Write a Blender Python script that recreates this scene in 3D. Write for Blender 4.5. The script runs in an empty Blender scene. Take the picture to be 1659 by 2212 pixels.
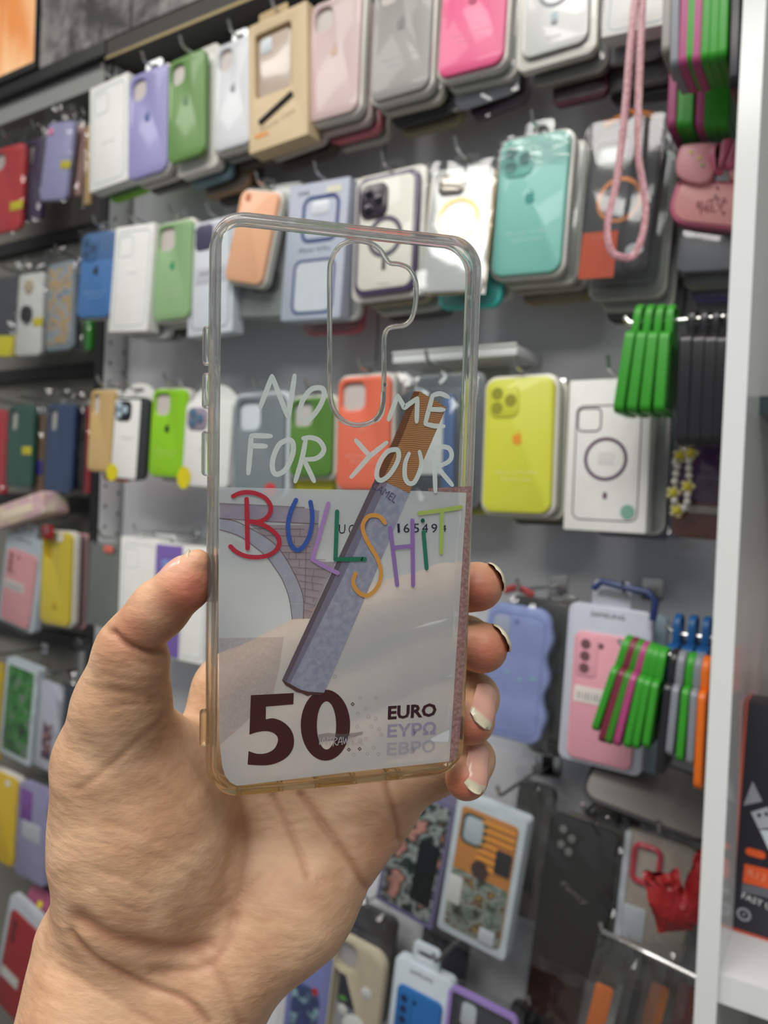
import bpy, bmesh, math, random
import numpy as np
from mathutils import Vector, Matrix
from mathutils.geometry import tessellate_polygon

random.seed(7)
scene = bpy.context.scene
COL = scene.collection
rad = math.radians

# ------------------------------------------------------------------ camera
FPX, CX, CY = 1650.0, 829.5, 1106.0
_th, _p, _r = rad(32.1), rad(1.0), 0.041
F = Vector((-math.sin(_th) * math.cos(_p), math.cos(_th) * math.cos(_p), -math.sin(_p)))
_R0 = Vector((math.cos(_th), math.sin(_th), 0)); _U0 = _R0.cross(F)
R = _R0 * math.cos(_r) + _U0 * math.sin(_r)
U = _U0 * math.cos(_r) - _R0 * math.sin(_r)
EYE = Vector((0, 0, 1.45))
cam_data = bpy.data.cameras.new('camera')
cam = bpy.data.objects.new('camera', cam_data); COL.objects.link(cam)
cam.matrix_world = Matrix(((R.x, U.x, -F.x, EYE.x), (R.y, U.y, -F.y, EYE.y), (R.z, U.z, -F.z, EYE.z), (0, 0, 0, 1)))
cam_data.sensor_fit = 'VERTICAL'
cam_data.sensor_height = 24.0
cam_data.lens = 24.0 * FPX / 2212.0
cam_data.clip_start = 0.01
cam_data.dof.use_dof = True
cam_data.dof.focus_distance = 0.222
cam_data.dof.aperture_fstop = cam_data.lens / 2.0      # 2 mm wide pupil, like a phone lens
scene.camera = cam

# ------------------------------------------------------------------ world, lamps, exposure
world = bpy.data.worlds.new('shop_air'); scene.world = world; world.use_nodes = True
world.node_tree.nodes['Background'].inputs[0].default_value = (0.92, 0.97, 1.0, 1)
world.node_tree.nodes['Background'].inputs[1].default_value = 0.27
def ceiling_lamp(x, y, sx, sy, power):
    d = bpy.data.lights.new('ceiling_panel_light', 'AREA'); d.shape = 'RECTANGLE'; d.size = sx; d.size_y = sy
    d.energy = power; d.color = (1.0, 0.975, 0.93)
    o = bpy.data.objects.new('ceiling_panel_light', d); COL.objects.link(o); o.location = (x, y, 2.95)
    return o
ceiling_lamp(-0.30, -0.42, 1.2, 0.6, 27)
ceiling_lamp(-1.70, -0.42, 1.2, 0.6, 16)
ceiling_lamp(0.70, -0.95, 1.2, 0.6, 27)
ceiling_lamp(-0.6, -1.6, 1.2, 0.6, 27)
scene.view_settings.view_transform = 'Standard'
scene.view_settings.look = 'None'
scene.view_settings.gamma = 1.0
scene.view_settings.use_curve_mapping = False
scene.view_settings.exposure = -0.20
cy = scene.cycles
cy.max_bounces = 9; cy.diffuse_bounces = 3; cy.glossy_bounces = 3; cy.transparent_max_bounces = 28; cy.transmission_bounces = 9
cy.caustics_reflective = False; cy.caustics_refractive = False
cy.sample_clamp_indirect = 4.0

# ------------------------------------------------------------------ helpers: space
def ray(x, y):
    return R * ((x - CX) / FPX) - U * ((y - CY) / FPX) + F
def at(x, y, Y):                      # the point of the plane world-y = Y that lies in this direction
    d = ray(x, y); return EYE + d * (Y / d.y)
def deep(x, y, depth):                # the point at this depth in front of the lens
    return EYE + ray(x, y) * depth

# ------------------------------------------------------------------ helpers: materials
def lin(c):
    return tuple(((v / 255.0) / 12.92 if v / 255.0 <= 0.04045 else ((v / 255.0 + 0.055) / 1.055) ** 2.4) for v in c) + (1,)
MATS = {}
def mat(name, rgb, rough=0.5, vary=0.06, scale=60.0, bump=0.0, metal=0.0, coat=0.0, spec=0.5):
    if name in MATS: return MATS[name]
    m = bpy.data.materials.new(name); m.use_nodes = True; nt = m.node_tree; b = nt.nodes['Principled BSDF']
    c = lin(rgb)
    tc = nt.nodes.new('ShaderNodeTexCoord'); no = nt.nodes.new('ShaderNodeTexNoise')
    no.inputs['Scale'].default_value = scale; no.inputs['Detail'].default_value = 2
    nt.links.new(tc.outputs['Object'], no.inputs['Vector'])
    mx = nt.nodes.new('ShaderNodeMix'); mx.data_type = 'RGBA'
    mx.inputs[6].default_value = tuple(v * (1 - vary) for v in c[:3]) + (1,)
    mx.inputs[7].default_value = tuple(min(1, v * (1 + vary)) for v in c[:3]) + (1,)
    nt.links.new(no.outputs[0], mx.inputs[0]); nt.links.new(mx.outputs[2], b.inputs['Base Color'])
    b.inputs['Roughness'].default_value = rough; b.inputs['Metallic'].default_value = metal
    b.inputs['Coat Weight'].default_value = coat; b.inputs['Specular IOR Level'].default_value = spec
    if bump:
        bp = nt.nodes.new('ShaderNodeBump'); bp.inputs['Strength'].default_value = bump; bp.inputs['Distance'].default_value = 0.001
        nt.links.new(no.outputs[0], bp.inputs['Height']); nt.links.new(bp.outputs[0], b.inputs['Normal'])
    MATS[name] = m; return m
def clear(name, tint=(245, 247, 248), rough=0.06, gloss=0.12, edge=0.55, milky=0.0):
    """thin clear plastic: lets light through, mirrors a little, more at grazing angles"""
    if name in MATS: return MATS[name]
    m = bpy.data.materials.new(name); m.use_nodes = True; nt = m.node_tree; nt.nodes.remove(nt.nodes['Principled BSDF'])
    out = nt.nodes['Material Output']
    tr = nt.nodes.new('ShaderNodeBsdfTransparent'); tr.inputs[0].default_value = lin(tint)
    gl = nt.nodes.new('ShaderNodeBsdfGlossy'); gl.inputs['Roughness'].default_value = rough
    fr = nt.nodes.new('ShaderNodeFresnel'); fr.inputs[0].default_value = 1.45
    no = nt.nodes.new('ShaderNodeTexNoise'); no.inputs['Scale'].default_value = 90
    tc = nt.nodes.new('ShaderNodeTexCoord'); nt.links.new(tc.outputs['Object'], no.inputs['Vector'])
    ma = nt.nodes.new('ShaderNodeMath'); ma.operation = 'MULTIPLY_ADD'; ma.inputs[1].default_value = edge * 0.5; ma.inputs[2].default_value = gloss * 0.1; ma.use_clamp = True
    nt.links.new(fr.outputs[0], ma.inputs[0])
    bp = nt.nodes.new('ShaderNodeBump'); bp.inputs['Strength'].default_value = 0.15; bp.inputs['Distance'].default_value = 0.0006
    nt.links.new(no.outputs[0], bp.inputs['Height']); nt.links.new(bp.outputs[0], gl.inputs['Normal'])
    mx = nt.nodes.new('ShaderNodeMixShader'); nt.links.new(ma.outputs[0], mx.inputs[0])
    base = tr
    if milky:
        df = nt.nodes.new('ShaderNodeBsdfDiffuse'); df.inputs[0].default_value = lin((225, 228, 230))
        tl = nt.nodes.new('ShaderNodeBsdfTranslucent'); tl.inputs[0].default_value = lin((225, 228, 230))
        ad = nt.nodes.new('ShaderNodeMixShader'); ad.inputs[0].default_value = 0.4
        nt.links.new(df.outputs[0], ad.inputs[1]); nt.links.new(tl.outputs[0], ad.inputs[2])
        m2 = nt.nodes.new('ShaderNodeMixShader'); m2.inputs[0].default_value = milky
        nt.links.new(tr.outputs[0], m2.inputs[1]); nt.links.new(ad.outputs[0], m2.inputs[2]); base = m2
    nt.links.new(base.outputs[0], mx.inputs[1]); nt.links.new(gl.outputs[0], mx.inputs[2])
    nt.links.new(mx.outputs[0], out.inputs[0]); MATS[name] = m; return m
def ink(name, rgb, alpha=1.0, rough=0.35):
    """print on a film: part opaque"""
    if name in MATS: return MATS[name]
    m = mat(name, rgb, rough, 0.04, 300)
    if alpha < 1: m.node_tree.nodes['Principled BSDF'].inputs['Alpha'].default_value = alpha
    return m

# ------------------------------------------------------------------ helpers: objects
def tag(o, label=None, cat=None, group=None, kind=None):
    if label: o['label'] = label
    if cat: o['category'] = cat
    if group: o['group'] = group
    if kind: o['kind'] = kind
    return o
def empty(name, loc=(0, 0, 0), rot=(0, 0, 0)):
    o = bpy.data.objects.new(name, None); COL.objects.link(o); o.empty_display_size = 0.01
    o.location = loc; o.rotation_euler = rot; return o
def link_mesh(name, verts, faces, material, parent=None, sharp=40, recalc=True):
    me = bpy.data.meshes.new(name); me.from_pydata([tuple(v) for v in verts], [], faces)
    if recalc:
        bm = bmesh.new(); bm.from_mesh(me); bmesh.ops.recalc_face_normals(bm, faces=bm.faces); bm.to_mesh(me); bm.free()
    me.polygons.foreach_set('use_smooth', [True] * len(me.polygons))
    me.set_sharp_from_angle(angle=rad(sharp))
    if material: me.materials.append(material)
    o = bpy.data.objects.new(name, me); COL.objects.link(o)
    if parent: o.parent = parent
    return o
def rrect(w, h, r, n=5, cx=0.0, cz=0.0):
    r = max(1e-5, min(r, w / 2 - 1e-6, h / 2 - 1e-6)); pts = []
    for qx, qz, a0 in ((1, 1, 0), (-1, 1, 90), (-1, -1, 180), (1, -1, 270)):
        for i in range(n + 1):
            a = rad(a0 + 90 * i / n)
            pts.append((cx + qx * (w / 2 - r) + r * math.cos(a), cz + qz * (h / 2 - r) + r * math.sin(a)))
    return pts
def oval(rx, rz, n=20, cx=0.0, cz=0.0, rot=0.0):
    c, s = math.cos(rot), math.sin(rot)
    return [(cx + rx * math.cos(t) * c - rz * math.sin(t) * s, cz + rx * math.cos(t) * s + rz * math.sin(t) * c) for t in [2 * math.pi * i / n for i in range(n)]]
def area2(p):
    return sum(p[i][0] * p[(i + 1) % len(p)][1] - p[(i + 1) % len(p)][0] * p[i][1] for i in range(len(p)))
def normals2(p):
    n = len(p); out = []
    for i in range(n):
        a, b, c = p[i - 1], p[i], p[(i + 1) % n]
        d1 = (b[0] - a[0], b[1] - a[1]); d2 = (c[0] - b[0], c[1] - b[1])
        l1 = math.hypot(*d1) or 1; l2 = math.hypot(*d2) or 1
        nx, nz = d1[1] / l1 + d2[1] / l2, -d1[0] / l1 - d2[0] / l2
        l = math.hypot(nx, nz) or 1; k = 2 / max(0.6, l * l) if l else 1
        out.append((nx * k / 1.0 * 0.5 * l / l, nz * k * 0.5 * l / l) if False else (nx / l, nz / l))
    return out
def solid(outer, profile, holes=(), cap=True):
    """prism of a 2-D outline (x,z) swept through profile [(inset, y), ...]; holes are outlines too"""
    loops = []
    for k, lp in enumerate([outer] + list(holes)):
        lp = list(lp)
        if (area2(lp) > 0) != (k == 0): lp.reverse()          # outer anticlockwise, holes clockwise
        loops.append((lp, normals2(lp)))
    V, Fc = [], []; rings = []
    for ins, y in profile:
        row = []
        for lp, nm in loops:
            s = len(V)
            V += [(p[0] - q[0] * ins, y, p[1] - q[1] * ins) for p, q in zip(lp, nm)]
            row.append(range(s, len(V)))
        rings.append(row)
    for a, b in zip(rings[:-1], rings[1:]):
        for ra, rb in zip(a, b):
            n = len(ra)
            for i in range(n):
                j = (i + 1) % n; Fc.append((ra[i], ra[j], rb[j], rb[i]))
    if cap:
        for row in (rings[0], rings[-1]):
            if len(row) == 1: Fc.append(tuple(row[0]))
            else:
                idx = [i for r_ in row for i in r_]
                tri = tessellate_polygon([[Vector((V[i][0], V[i][2], 0)) for i in r_] for r_ in row])
                Fc += [tuple(idx[k] for k in t) for t in tri]
    return V, Fc
def slab(parent, name, w, h, r, y0, y1, m, cx=0.0, cz=0.0, holes=(), bev=0.0006, n=5, outline=None):
    o = outline or rrect(w, h, r, n, cx, cz); b = bev
    prof = [(b, y0), (b * 0.3, y0 + b * 0.3), (0, y0 + b), (0, y1 - b), (b, y1)] if b else [(0, y0), (0, y1)]
    return link_mesh(name, *solid(o, prof, holes), m, parent)
def plate(parent, name, outline, y, m, holes=(), t=0.00025):
    return link_mesh(name, *solid(outline, [(0, y - t), (0, y + t)], holes), m, parent)
def ring(parent, name, w, h, r, line, y, m, cx=0.0, cz=0.0, n=6, t=0.00025):
    return plate(parent, name, rrect(w, h, r, n, cx, cz), y, m, [rrect(w - 2 * line, h - 2 * line, max(0.0003, r - line), n, cx, cz)], t)
def tube(V, Fc, pts, radius, n=8, closed=False, taper=None):
    pts = [Vector(p) for p in pts]; s = len(V); m = len(pts); up = None
    for i, p in enumerate(pts):
        a = pts[i - 1] if (i > 0 or closed) else p; b = pts[(i + 1) % m] if (i < m - 1 or closed) else p
        t = (b - a).normalized()
        if up is None: up = t.orthogonal().normalized()
        up = (up - t * up.dot(t)).normalized(); side = t.cross(up); rr = radius * (taper[i] if taper else 1)
        for k in range(n):
            an = 2 * math.pi * k / n; V.append(p + up * (math.cos(an) * rr) + side * (math.sin(an) * rr))
    for i in range(m if closed else m - 1):
        for k in range(n):
            a, b = s + i * n, s + ((i + 1) % m) * n; Fc.append((a + k, a + (k + 1) % n, b + (k + 1) % n, b + k))
    if not closed:
        Fc.append(tuple(range(s, s + n))[::-1]); Fc.append(tuple(range(s + (m - 1) * n, s + m * n)))
def spline(pts, per=6, closed=False):
    """Catmull-Rom through the points"""
    n = len(pts); out = []; dim = len(pts[0])
    for i in range(n if closed else n - 1):
        p0, p1 = pts[(i - 1) % n if closed else max(0, i - 1)], pts[i]
        p2, p3 = pts[(i + 1) % n], pts[(i + 2) % n if closed else min(n - 1, i + 2)]
        for k in range(per):
            t = k / per
            out.append(tuple(0.5 * (2 * p1[d] + (p2[d] - p0[d]) * t + (2 * p0[d] - 5 * p1[d] + 4 * p2[d] - p3[d]) * t * t + (3 * p1[d] - p0[d] - 3 * p2[d] + p3[d]) * t ** 3) for d in range(dim)))
    if not closed: out.append(tuple(pts[-1]))
    return out
_TX = {}
def text_mesh(body, bold=0.0):
    """flat outline mesh of a line of lettering, 1 unit high, centred"""
    if (body, bold) in _TX: return _TX[(body, bold)]
    c = bpy.data.curves.new('lettering', 'FONT'); c.body = body; c.size = 1.0; c.resolution_u = 2; c.align_x = 'CENTER'; c.offset = bold
    o = bpy.data.objects.new('lettering', c); COL.objects.link(o)
    dg = bpy.context.evaluated_depsgraph_get(); me = bpy.data.meshes.new_from_object(o.evaluated_get(dg))
    V = np.array([v.co[:] for v in me.vertices]) if len(me.vertices) else np.zeros((1, 3)); P = [tuple(p.vertices) for p in me.polygons]
    bpy.data.objects.remove(o); bpy.data.curves.remove(c); bpy.data.meshes.remove(me)
    lo, hi = V.min(0), V.max(0)
    V = V - (lo + hi) / 2; _TX[(body, bold)] = (V, P, hi - lo); return _TX[(body, bold)]
def text(parent, name, body, w, h, y, m, cx=0.0, cz=0.0, rot=0.0, shear=0.0, bold=0.0):
    """lettering fitted into a w x h box of the local x,z plane"""
    V, P, sz = text_mesh(body, bold); c, s = math.cos(rot), math.sin(rot); out = []
    for v in V:
        x, z = v[0] / sz[0] * w + v[1] / sz[1] * h * shear, v[1] / sz[1] * h
        out.append((cx + x * c - z * s, y, cz + x * s + z * c))
    return link_mesh(name, out, P, m, parent, recalc=False)
# ================================================================== the setting
WALL_Y = 0.86
M_white = mat('white_laminate', (226, 227, 228), 0.35, 0.02, 8)
M_wall = mat('wall_panel_white', (214, 215, 220), 0.5, 0.03, 6)
M_black = mat('black_lacquer', (22, 22, 24), 0.4)
M_olive = mat('grey_back_panel', (120, 118, 110), 0.6, 0.08, 10)
M_dark = mat('dark_recess', (46, 45, 44), 0.7)
M_chrome = mat('chrome_wire', (200, 200, 198), 0.22, metal=1.0, vary=0.02)
def box_vf(x0, x1, y0, y1, z0, z1):
    V = [(x, y, z) for x in (x0, x1) for y in (y0, y1) for z in (z0, z1)]
    return V, [(0, 1, 3, 2), (4, 6, 7, 5), (0, 4, 5, 1), (2, 3, 7, 6), (0, 2, 6, 4), (1, 5, 7, 3)]
def block(name, x0, x1, y0, y1, z0, z1, m, parent=None):
    return link_mesh(name, *box_vf(x0, x1, y0, y1, z0, z1), m, parent)
def struct(o, label, cat=None):
    o['kind'] = 'structure'; o['label'] = label; return o
XP2 = at(276, 600, WALL_Y).x              # white side of the partition between the two bays
_d = ray(226, 600); POST_Y = XP2 * _d.y / _d.x
XP = XP2 - 0.018
XW = at(284, 600, WALL_Y).x               # left end of the white panels
XS = at(815, 720, WALL_Y).x               # seam between two wall panels
ZF = at(185, 104, 0.80).z                # underside of the fascia
ZT = at(400, 46, 0.86).z                  # top of the white wall
XR = at(1553, 1080, 0.62).x; XR2 = at(1602, 1080, 0.62).x
wl = empty('wall_back', (XS, WALL_Y, 0)); struct(wl, 'white wall panels that the phone cases hang on')
block('panel', XW - XS, -0.0015, 0, 0.02, 0, ZT, M_wall, wl)
block('panel', 0.0015, XR2 - XS, 0, 0.02, 0, ZT, M_wall, wl)
block('panel_backing', XW - 0.1 - XS, XR2 - XS, 0.021, 0.03, 0, ZT + 0.6, M_dark, wl)
wl2 = struct(block('wall_left', -2.6, XP, 0.885, 0.905, 0, ZF - 0.023, M_olive), 'dim grey back panel of the bay left of the black post')
struct(block('floor', -3.2, 2.2, -2.5, 0.90, -0.02, 0.0, mat('floor_tile', (120, 116, 110), 0.35)), 'grey shop floor')
struct(block('ceiling', -3.2, 2.2, -2.5, 0.90, 3.0, 3.03, mat('ceiling_white', (225, 225, 222), 0.8)), 'white shop ceiling')
# partition between the bays: black front edge, perforated white side
struct(block('trim_1', XP, XP2 + 0.0005, POST_Y, POST_Y + 0.004, 0, ZF - 0.0225, M_black), 'tall black edge of the partition between the two wall bays')
up = empty('wall_partition', (XP2, POST_Y, 0)); struct(up, 'white perforated side of the partition between the two wall bays')
dp = WALL_Y + 0.02 - POST_Y
hol = []
for i in range(26):
    z = ZF - 0.040 - 0.034 * i
    hol.append(oval(0.0036, 0.0036, 10, dp * 0.26, z)); hol.append(oval(0.0036, 0.0036, 10, dp * 0.66, z - 0.012))
V, Fc = solid([(0.0045, 0.2), (dp, 0.2), (dp, ZF - 0.024), (0.0045, ZF - 0.024)], [(0, -0.004), (0, 0)], hol)
link_mesh('perforated_side', [(v[1], v[0], v[2]) for v in V], Fc, M_white, up)
block('inner_board', -0.0175, -0.0045, 0.0045, dp, 0, ZF - 0.024, M_dark, up)
pw = 0.018
# fascia above the wall: dark stone look panels with a brass-brown trim under them
def stone(name):
    m = bpy.data.materials.new(name); m.use_nodes = True; nt = m.node_tree; b = nt.nodes['Principled BSDF']
    tc = nt.nodes.new('ShaderNodeTexCoord'); n1 = nt.nodes.new('ShaderNodeTexNoise'); n1.inputs['Scale'].default_value = 11; n1.inputs['Detail'].default_value = 8
    n1.inputs['Roughness'].default_value = 0.65
    cr = nt.nodes.new('ShaderNodeValToRGB'); e = cr.color_ramp
    e.elements[0].position = 0.42; e.elements[0].color = lin((36, 36, 37)); e.elements[1].position = 0.58; e.elements[1].color = lin((140, 138, 136))
    nt.links.new(tc.outputs['Object'], n1.inputs['Vector']); nt.links.new(n1.outputs[0], cr.inputs[0]); nt.links.new(cr.outputs[0], b.inputs['Base Color'])
    bp = nt.nodes.new('ShaderNodeBump'); bp.inputs['Strength'].default_value = 0.4; bp.inputs['Distance'].default_value = 0.002
    nt.links.new(n1.outputs[0], bp.inputs['Height']); nt.links.new(bp.outputs[0], b.inputs['Normal']); b.inputs['Roughness'].default_value = 0.45
    return m
M_stone = stone('stone_print')
xa, xb, xc = at(88, 60, 0.80).x, at(283, 40, 0.80).x, at(950, -300, 0.80).x
fa = empty('wall_top', (xb, 0.80, ZF)); struct(fa, 'dark stone look fascia above the hanging cases')
block('stone_panel', xa - xb, -0.002, 0.0, 0.05, 0.0, 0.42, M_stone, fa)
block('stone_panel', 0.002, xc - xb, 0.0, 0.05, 0.0, 0.42, M_stone, fa)
block('fascia_back', xa - xb - 1.0, xc - xb, 0.05, 0.08, 0.0, 0.42, M_black, fa)
struct(block('trim_3', XP2 + 0.001, xc, 0.802, 0.858, at(290, 103, 0.80).z, ZF - 0.0005, mat('brown_edge', (50, 46, 40), 0.5)), 'dark brown trim under the stone fascia')
struct(block('trim_13', XP2 + 0.001, xc, 0.800, 0.8015, at(290, 103, 0.80).z, at(290, 97, 0.80).z, mat('brass_edge', (140, 124, 84), 0.35, metal=0.4)), 'thin brass line on the brown trim')
struct(block('trim_4', -2.6, XP2, 0.80, 0.86, ZF - 0.022, ZF - 0.0005, M_black), 'black beam above the left bay')
struct(block('trim_5', -2.6, XP, 0.815, 0.884, ZF - 0.060, ZF - 0.0225, mat('grey_rail', (142, 143, 141), 0.5)), 'grey rail below the black beam of the left bay')
# glowing picture in a black frame, top left
pic = empty('lit_picture', (xa - 0.004, 0.795, ZF - 0.0))
tag(pic, 'glowing orange backlit picture in a black frame at the top left', 'picture')
mo = bpy.data.materials.new('backlit_orange'); mo.use_nodes = True; nt = mo.node_tree
tc = nt.nodes.new('ShaderNodeTexCoord'); nz = nt.nodes.new('ShaderNodeTexNoise'); nz.inputs['Scale'].default_value = 7; nz.inputs['Detail'].default_value = 3
mp = nt.nodes.new('ShaderNodeMapping'); mp.inputs['Scale'].default_value = (1.0, 1, 0.35)
cr = nt.nodes.new('ShaderNodeValToRGB'); cr.color_ramp.elements[0].position = 0.38; cr.color_ramp.elements[0].color = lin((214, 132, 66))
cr.color_ramp.elements[1].position = 0.62; cr.color_ramp.elements[1].color = lin((252, 224, 176))
nt.links.new(tc.outputs['Object'], mp.inputs[0]); nt.links.new(mp.outputs[0], nz.inputs['Vector']); nt.links.new(nz.outputs[0], cr.inputs[0])
b = nt.nodes['Principled BSDF']; nt.links.new(cr.outputs[0], b.inputs['Base Color']); nt.links.new(cr.outputs[0], b.inputs['Emission Color']); b.inputs['Emission Strength'].default_value = 0.45
block('picture_sheet', -0.60, -0.006, 0.002, 0.008, 0.012, 0.42, mo, pic)
V, Fc = [], []
for q in (box_vf(-0.61, 0.0, 0.0, 0.05, 0.0, 0.012), box_vf(-0.006, 0.0, 0.0, 0.05, 0.012, 0.42), box_vf(-0.61, -0.60, 0.0, 0.05, 0.012, 0.42)):
    s = len(V); V += q[0]; Fc += [tuple(i + s for i in f) for f in q[1]]
link_mesh('frame', V, Fc, M_black, pic)
# right: the white divider panel and the bay behind it
ST = XR2 - XR
struct(block('wall_divider', XR, XR2, 0.62, WALL_Y + 0.02, 0.0, 2.75, mat('white_divider_gloss', (224, 227, 226), 0.16, 0.01, 5)), 'glossy white divider panel standing out from the wall')
ZS = at(1545, 2092, 0.63).z
struct(block('wall_right_bay', XR2, 0.75, WALL_Y, WALL_Y + 0.02, 0, ZT, mat('bay_back', (176, 174, 170), 0.6)), 'pale back panel of the bay right of the divider')
struct(block('trim_6', XR2, 0.75, 0.625, WALL_Y, ZS - 0.022, ZS, M_white), 'thick white shelf right of the divider')
struct(block('trim_7', XR2, 0.75, 0.70, WALL_Y, ZS + 0.43, ZS + 0.445, mat('glass_shelf_edge', (58, 74, 76), 0.2)), 'dark glass shelf edge right of the divider')
# bits for the small reading shelf rail in the middle of the wall
# ================================================================== the clear phone case in the hand
def _case_frame():
    q = [(459, 445), (1051, 512), (1002, 1676), (442, 1733)]          # outer corners in the photograph
    v = [np.array([(x - CX) / FPX, -(y - CY) / FPX, 1.0]) for x, y in q]
    z = np.r_[1, np.linalg.solve(np.stack([v[1], -v[2], v[3]], 1), v[0])]
    s = 0.165 / np.linalg.norm(v[3] * z[3] - v[0] * z[0])
    P = [EYE + (R * float(a[0]) + U * float(a[1]) + F) * float(k * s) for a, k in zip(v, z)]
    c = (P[0] + P[1] + P[2] + P[3]) / 4
    ax = (P[1] - P[0] + P[2] - P[3]).normalized(); az = (P[0] - P[3] + P[1] - P[2]); az = (az - ax * az.dot(ax)).normalized()
    ay = az.cross(ax)                                                  # away from the lens
    return c, ax, ay, az
KC, KX, KY, KZ = _case_frame()
KW, KH = 0.0794, 0.165
KM = Matrix(((KX.x, KY.x, KZ.x, KC.x), (KX.y, KY.y, KZ.y, KC.y), (KX.z, KY.z, KZ.z, KC.z), (0, 0, 0, 1)))
def cp(x, y):                          # photograph point -> (x,z) on the case's back
    d = ray(x, y); t = (KC - EYE).dot(KY) / d.dot(KY); p = EYE + d * t - KC
    return (p.dot(KX), p.dot(KZ))
def zoomed(pts, sc, ox, oy):
    return [cp(x / sc + ox, y / sc + oy) for x, y in pts]
case = empty('phone_case'); case.matrix_world = KM
tag(case, 'clear phone case with banknote and cigarette print held up in the hand', 'phone case')

def tpu():
    m = bpy.data.materials.new('clear_soft_plastic'); m.use_nodes = True; nt = m.node_tree; nt.nodes.remove(nt.nodes['Principled BSDF'])
    g = nt.nodes.new('ShaderNodeBsdfGlass'); g.inputs['IOR'].default_value = 1.46; g.inputs['Roughness'].default_value = 0.012
    tr = nt.nodes.new('ShaderNodeBsdfTransparent')
    tc = nt.nodes.new('ShaderNodeTexCoord'); sp = nt.nodes.new('ShaderNodeSeparateXYZ'); cr = nt.nodes.new('ShaderNodeValToRGB')
    mr = nt.nodes.new('ShaderNodeMapRange'); mr.inputs[1].default_value = -0.085; mr.inputs[2].default_value = 0.02
    cr.color_ramp.elements[0].color = lin((253, 247, 228)); cr.color_ramp.elements[1].color = lin((254, 254, 253))   # plastic yellowed at the lower end
    e = cr.color_ramp.elements.new(0.35); e.color = lin((253, 251, 243))
    nt.links.new(tc.outputs['Object'], sp.inputs[0]); nt.links.new(sp.outputs[2], mr.inputs[0]); nt.links.new(mr.outputs[0], cr.inputs[0])
    nt.links.new(cr.outputs[0], g.inputs['Color']); nt.links.new(cr.outputs[0], tr.inputs[0])
    mx = nt.nodes.new('ShaderNodeMixShader'); mx.inputs[0].default_value = 0.22
    nt.links.new(g.outputs[0], mx.inputs[1]); nt.links.new(tr.outputs[0], mx.inputs[2])
    df = nt.nodes.new('ShaderNodeBsdfDiffuse'); tl = nt.nodes.new('ShaderNodeBsdfTranslucent'); ms = nt.nodes.new('ShaderNodeMixShader'); ms.inputs[0].default_value = 0.5
    nt.links.new(cr.outputs[0], df.inputs[0]); nt.links.new(cr.outputs[0], tl.inputs[0]); nt.links.new(df.outputs[0], ms.inputs[1]); nt.links.new(tl.outputs[0], ms.inputs[2])
    m2 = nt.nodes.new('ShaderNodeMixShader'); m2.inputs[0].default_value = 0.035                     # a little haze in the soft plastic
    nt.links.new(mx.outputs[0], m2.inputs[1]); nt.links.new(ms.outputs[0], m2.inputs[2])
    nt.links.new(m2.outputs[0], nt.nodes['Material Output'].inputs[0])
    return m
M_tpu = tpu()
M_plate = clear('clear_hard_back', (250, 252, 252), 0.03, 0.10, 0.5)
cut = spline(zoomed([(885,225),(960,240),(1010,275),(1040,322),(1065,347),(1110,352),(1160,372),(1190,412),(1205,470),(1202,560),(1190,622),(1170,662),(1130,688),(1075,694),(1045,712),(1031,760),(1030,900),(1030,1000),(1025,1100),(1008,1162),(968,1207),(890,1228),(810,1205),(762,1150),(740,1080),(735,900),(735,600),(735,400),(745,330),(780,265),(830,235)], 2.5136, 420, 430), 3, True)
slab(case, 'back_plate', KW - 0.0046, KH - 0.0046, 0.0075, 0.0002, 0.0014, M_plate, holes=[cut], bev=0.0, n=8)
# bumper rim: one closed section swept round the outline
sec = [(2.4, .05), (1.3, .25), (.5, .8), (.12, 1.7), (0, 3.0), (0, 7.2), (.25, 8.8), (.9, 9.8), (1.6, 9.9), (2.1, 9.3), (2.0, 7.5), (1.7, 5), (1.8, 3), (2.3, 1.9), (3.0, 1.4), (2.6, .6)]
V, Fc = [], []; N = None
for ins, y in sec:
    i = ins * 1e-3; pts = rrect(KW - 2 * i, KH - 2 * i, 0.0098 - i, 12); N = len(pts)
    V += [(p[0], y * 1e-3, p[1]) for p in pts]
for k in range(len(sec)):
    k2 = (k + 1) % len(sec)
    for i in range(N):
        j = (i + 1) % N; Fc.append((k * N + i, k * N + j, k2 * N + j, k2 * N + i))
link_mesh('bumper_rim', V, Fc, M_tpu, case, 60)
V, Fc = [], []
tube(V, Fc, [(p[0], 0.0002, p[1]) for p in cut], 0.00075, 8, True)
link_mesh('camera_cutout_lip', V, Fc, M_tpu, case, 60)
for ya, yb in ((700, 786), (803, 882), (930, 1030), (1545, 1622)):      # raised button covers on the left edge
    z0, z1 = cp(452, yb)[1], cp(455, ya)[1]
    slab(case, 'button_cover', 0.0026, z1 - z0, 0.0011, 0.0028, 0.0066, M_tpu, cx=-KW / 2 - 0.0004, cz=(z0 + z1) / 2, bev=0.0008)
for xa_, xb_ in ((520, 610), (690, 770), (845, 870)):                    # moulded port edges along the bottom
    a, b_ = cp(xa_, 1715), cp(xb_, 1700)
    V, Fc = [], []
    tube(V, Fc, [(p[0], 0.0055 + p[2], -KH / 2 + 0.0012) for p in [(x_, 0, dy) for x_, dy in ((a[0], -.0015), (a[0] + .0012, -.0026), (b_[0] - .0012, -.0026), (b_[0], -.0015), (b_[0], .0012), (b_[0] - .0012, .0022), (a[0] + .0012, .0022), (a[0], .0012))]], 0.0009, 7, True)
    link_mesh('port_edge', V, Fc, M_tpu, case, 60)

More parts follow.
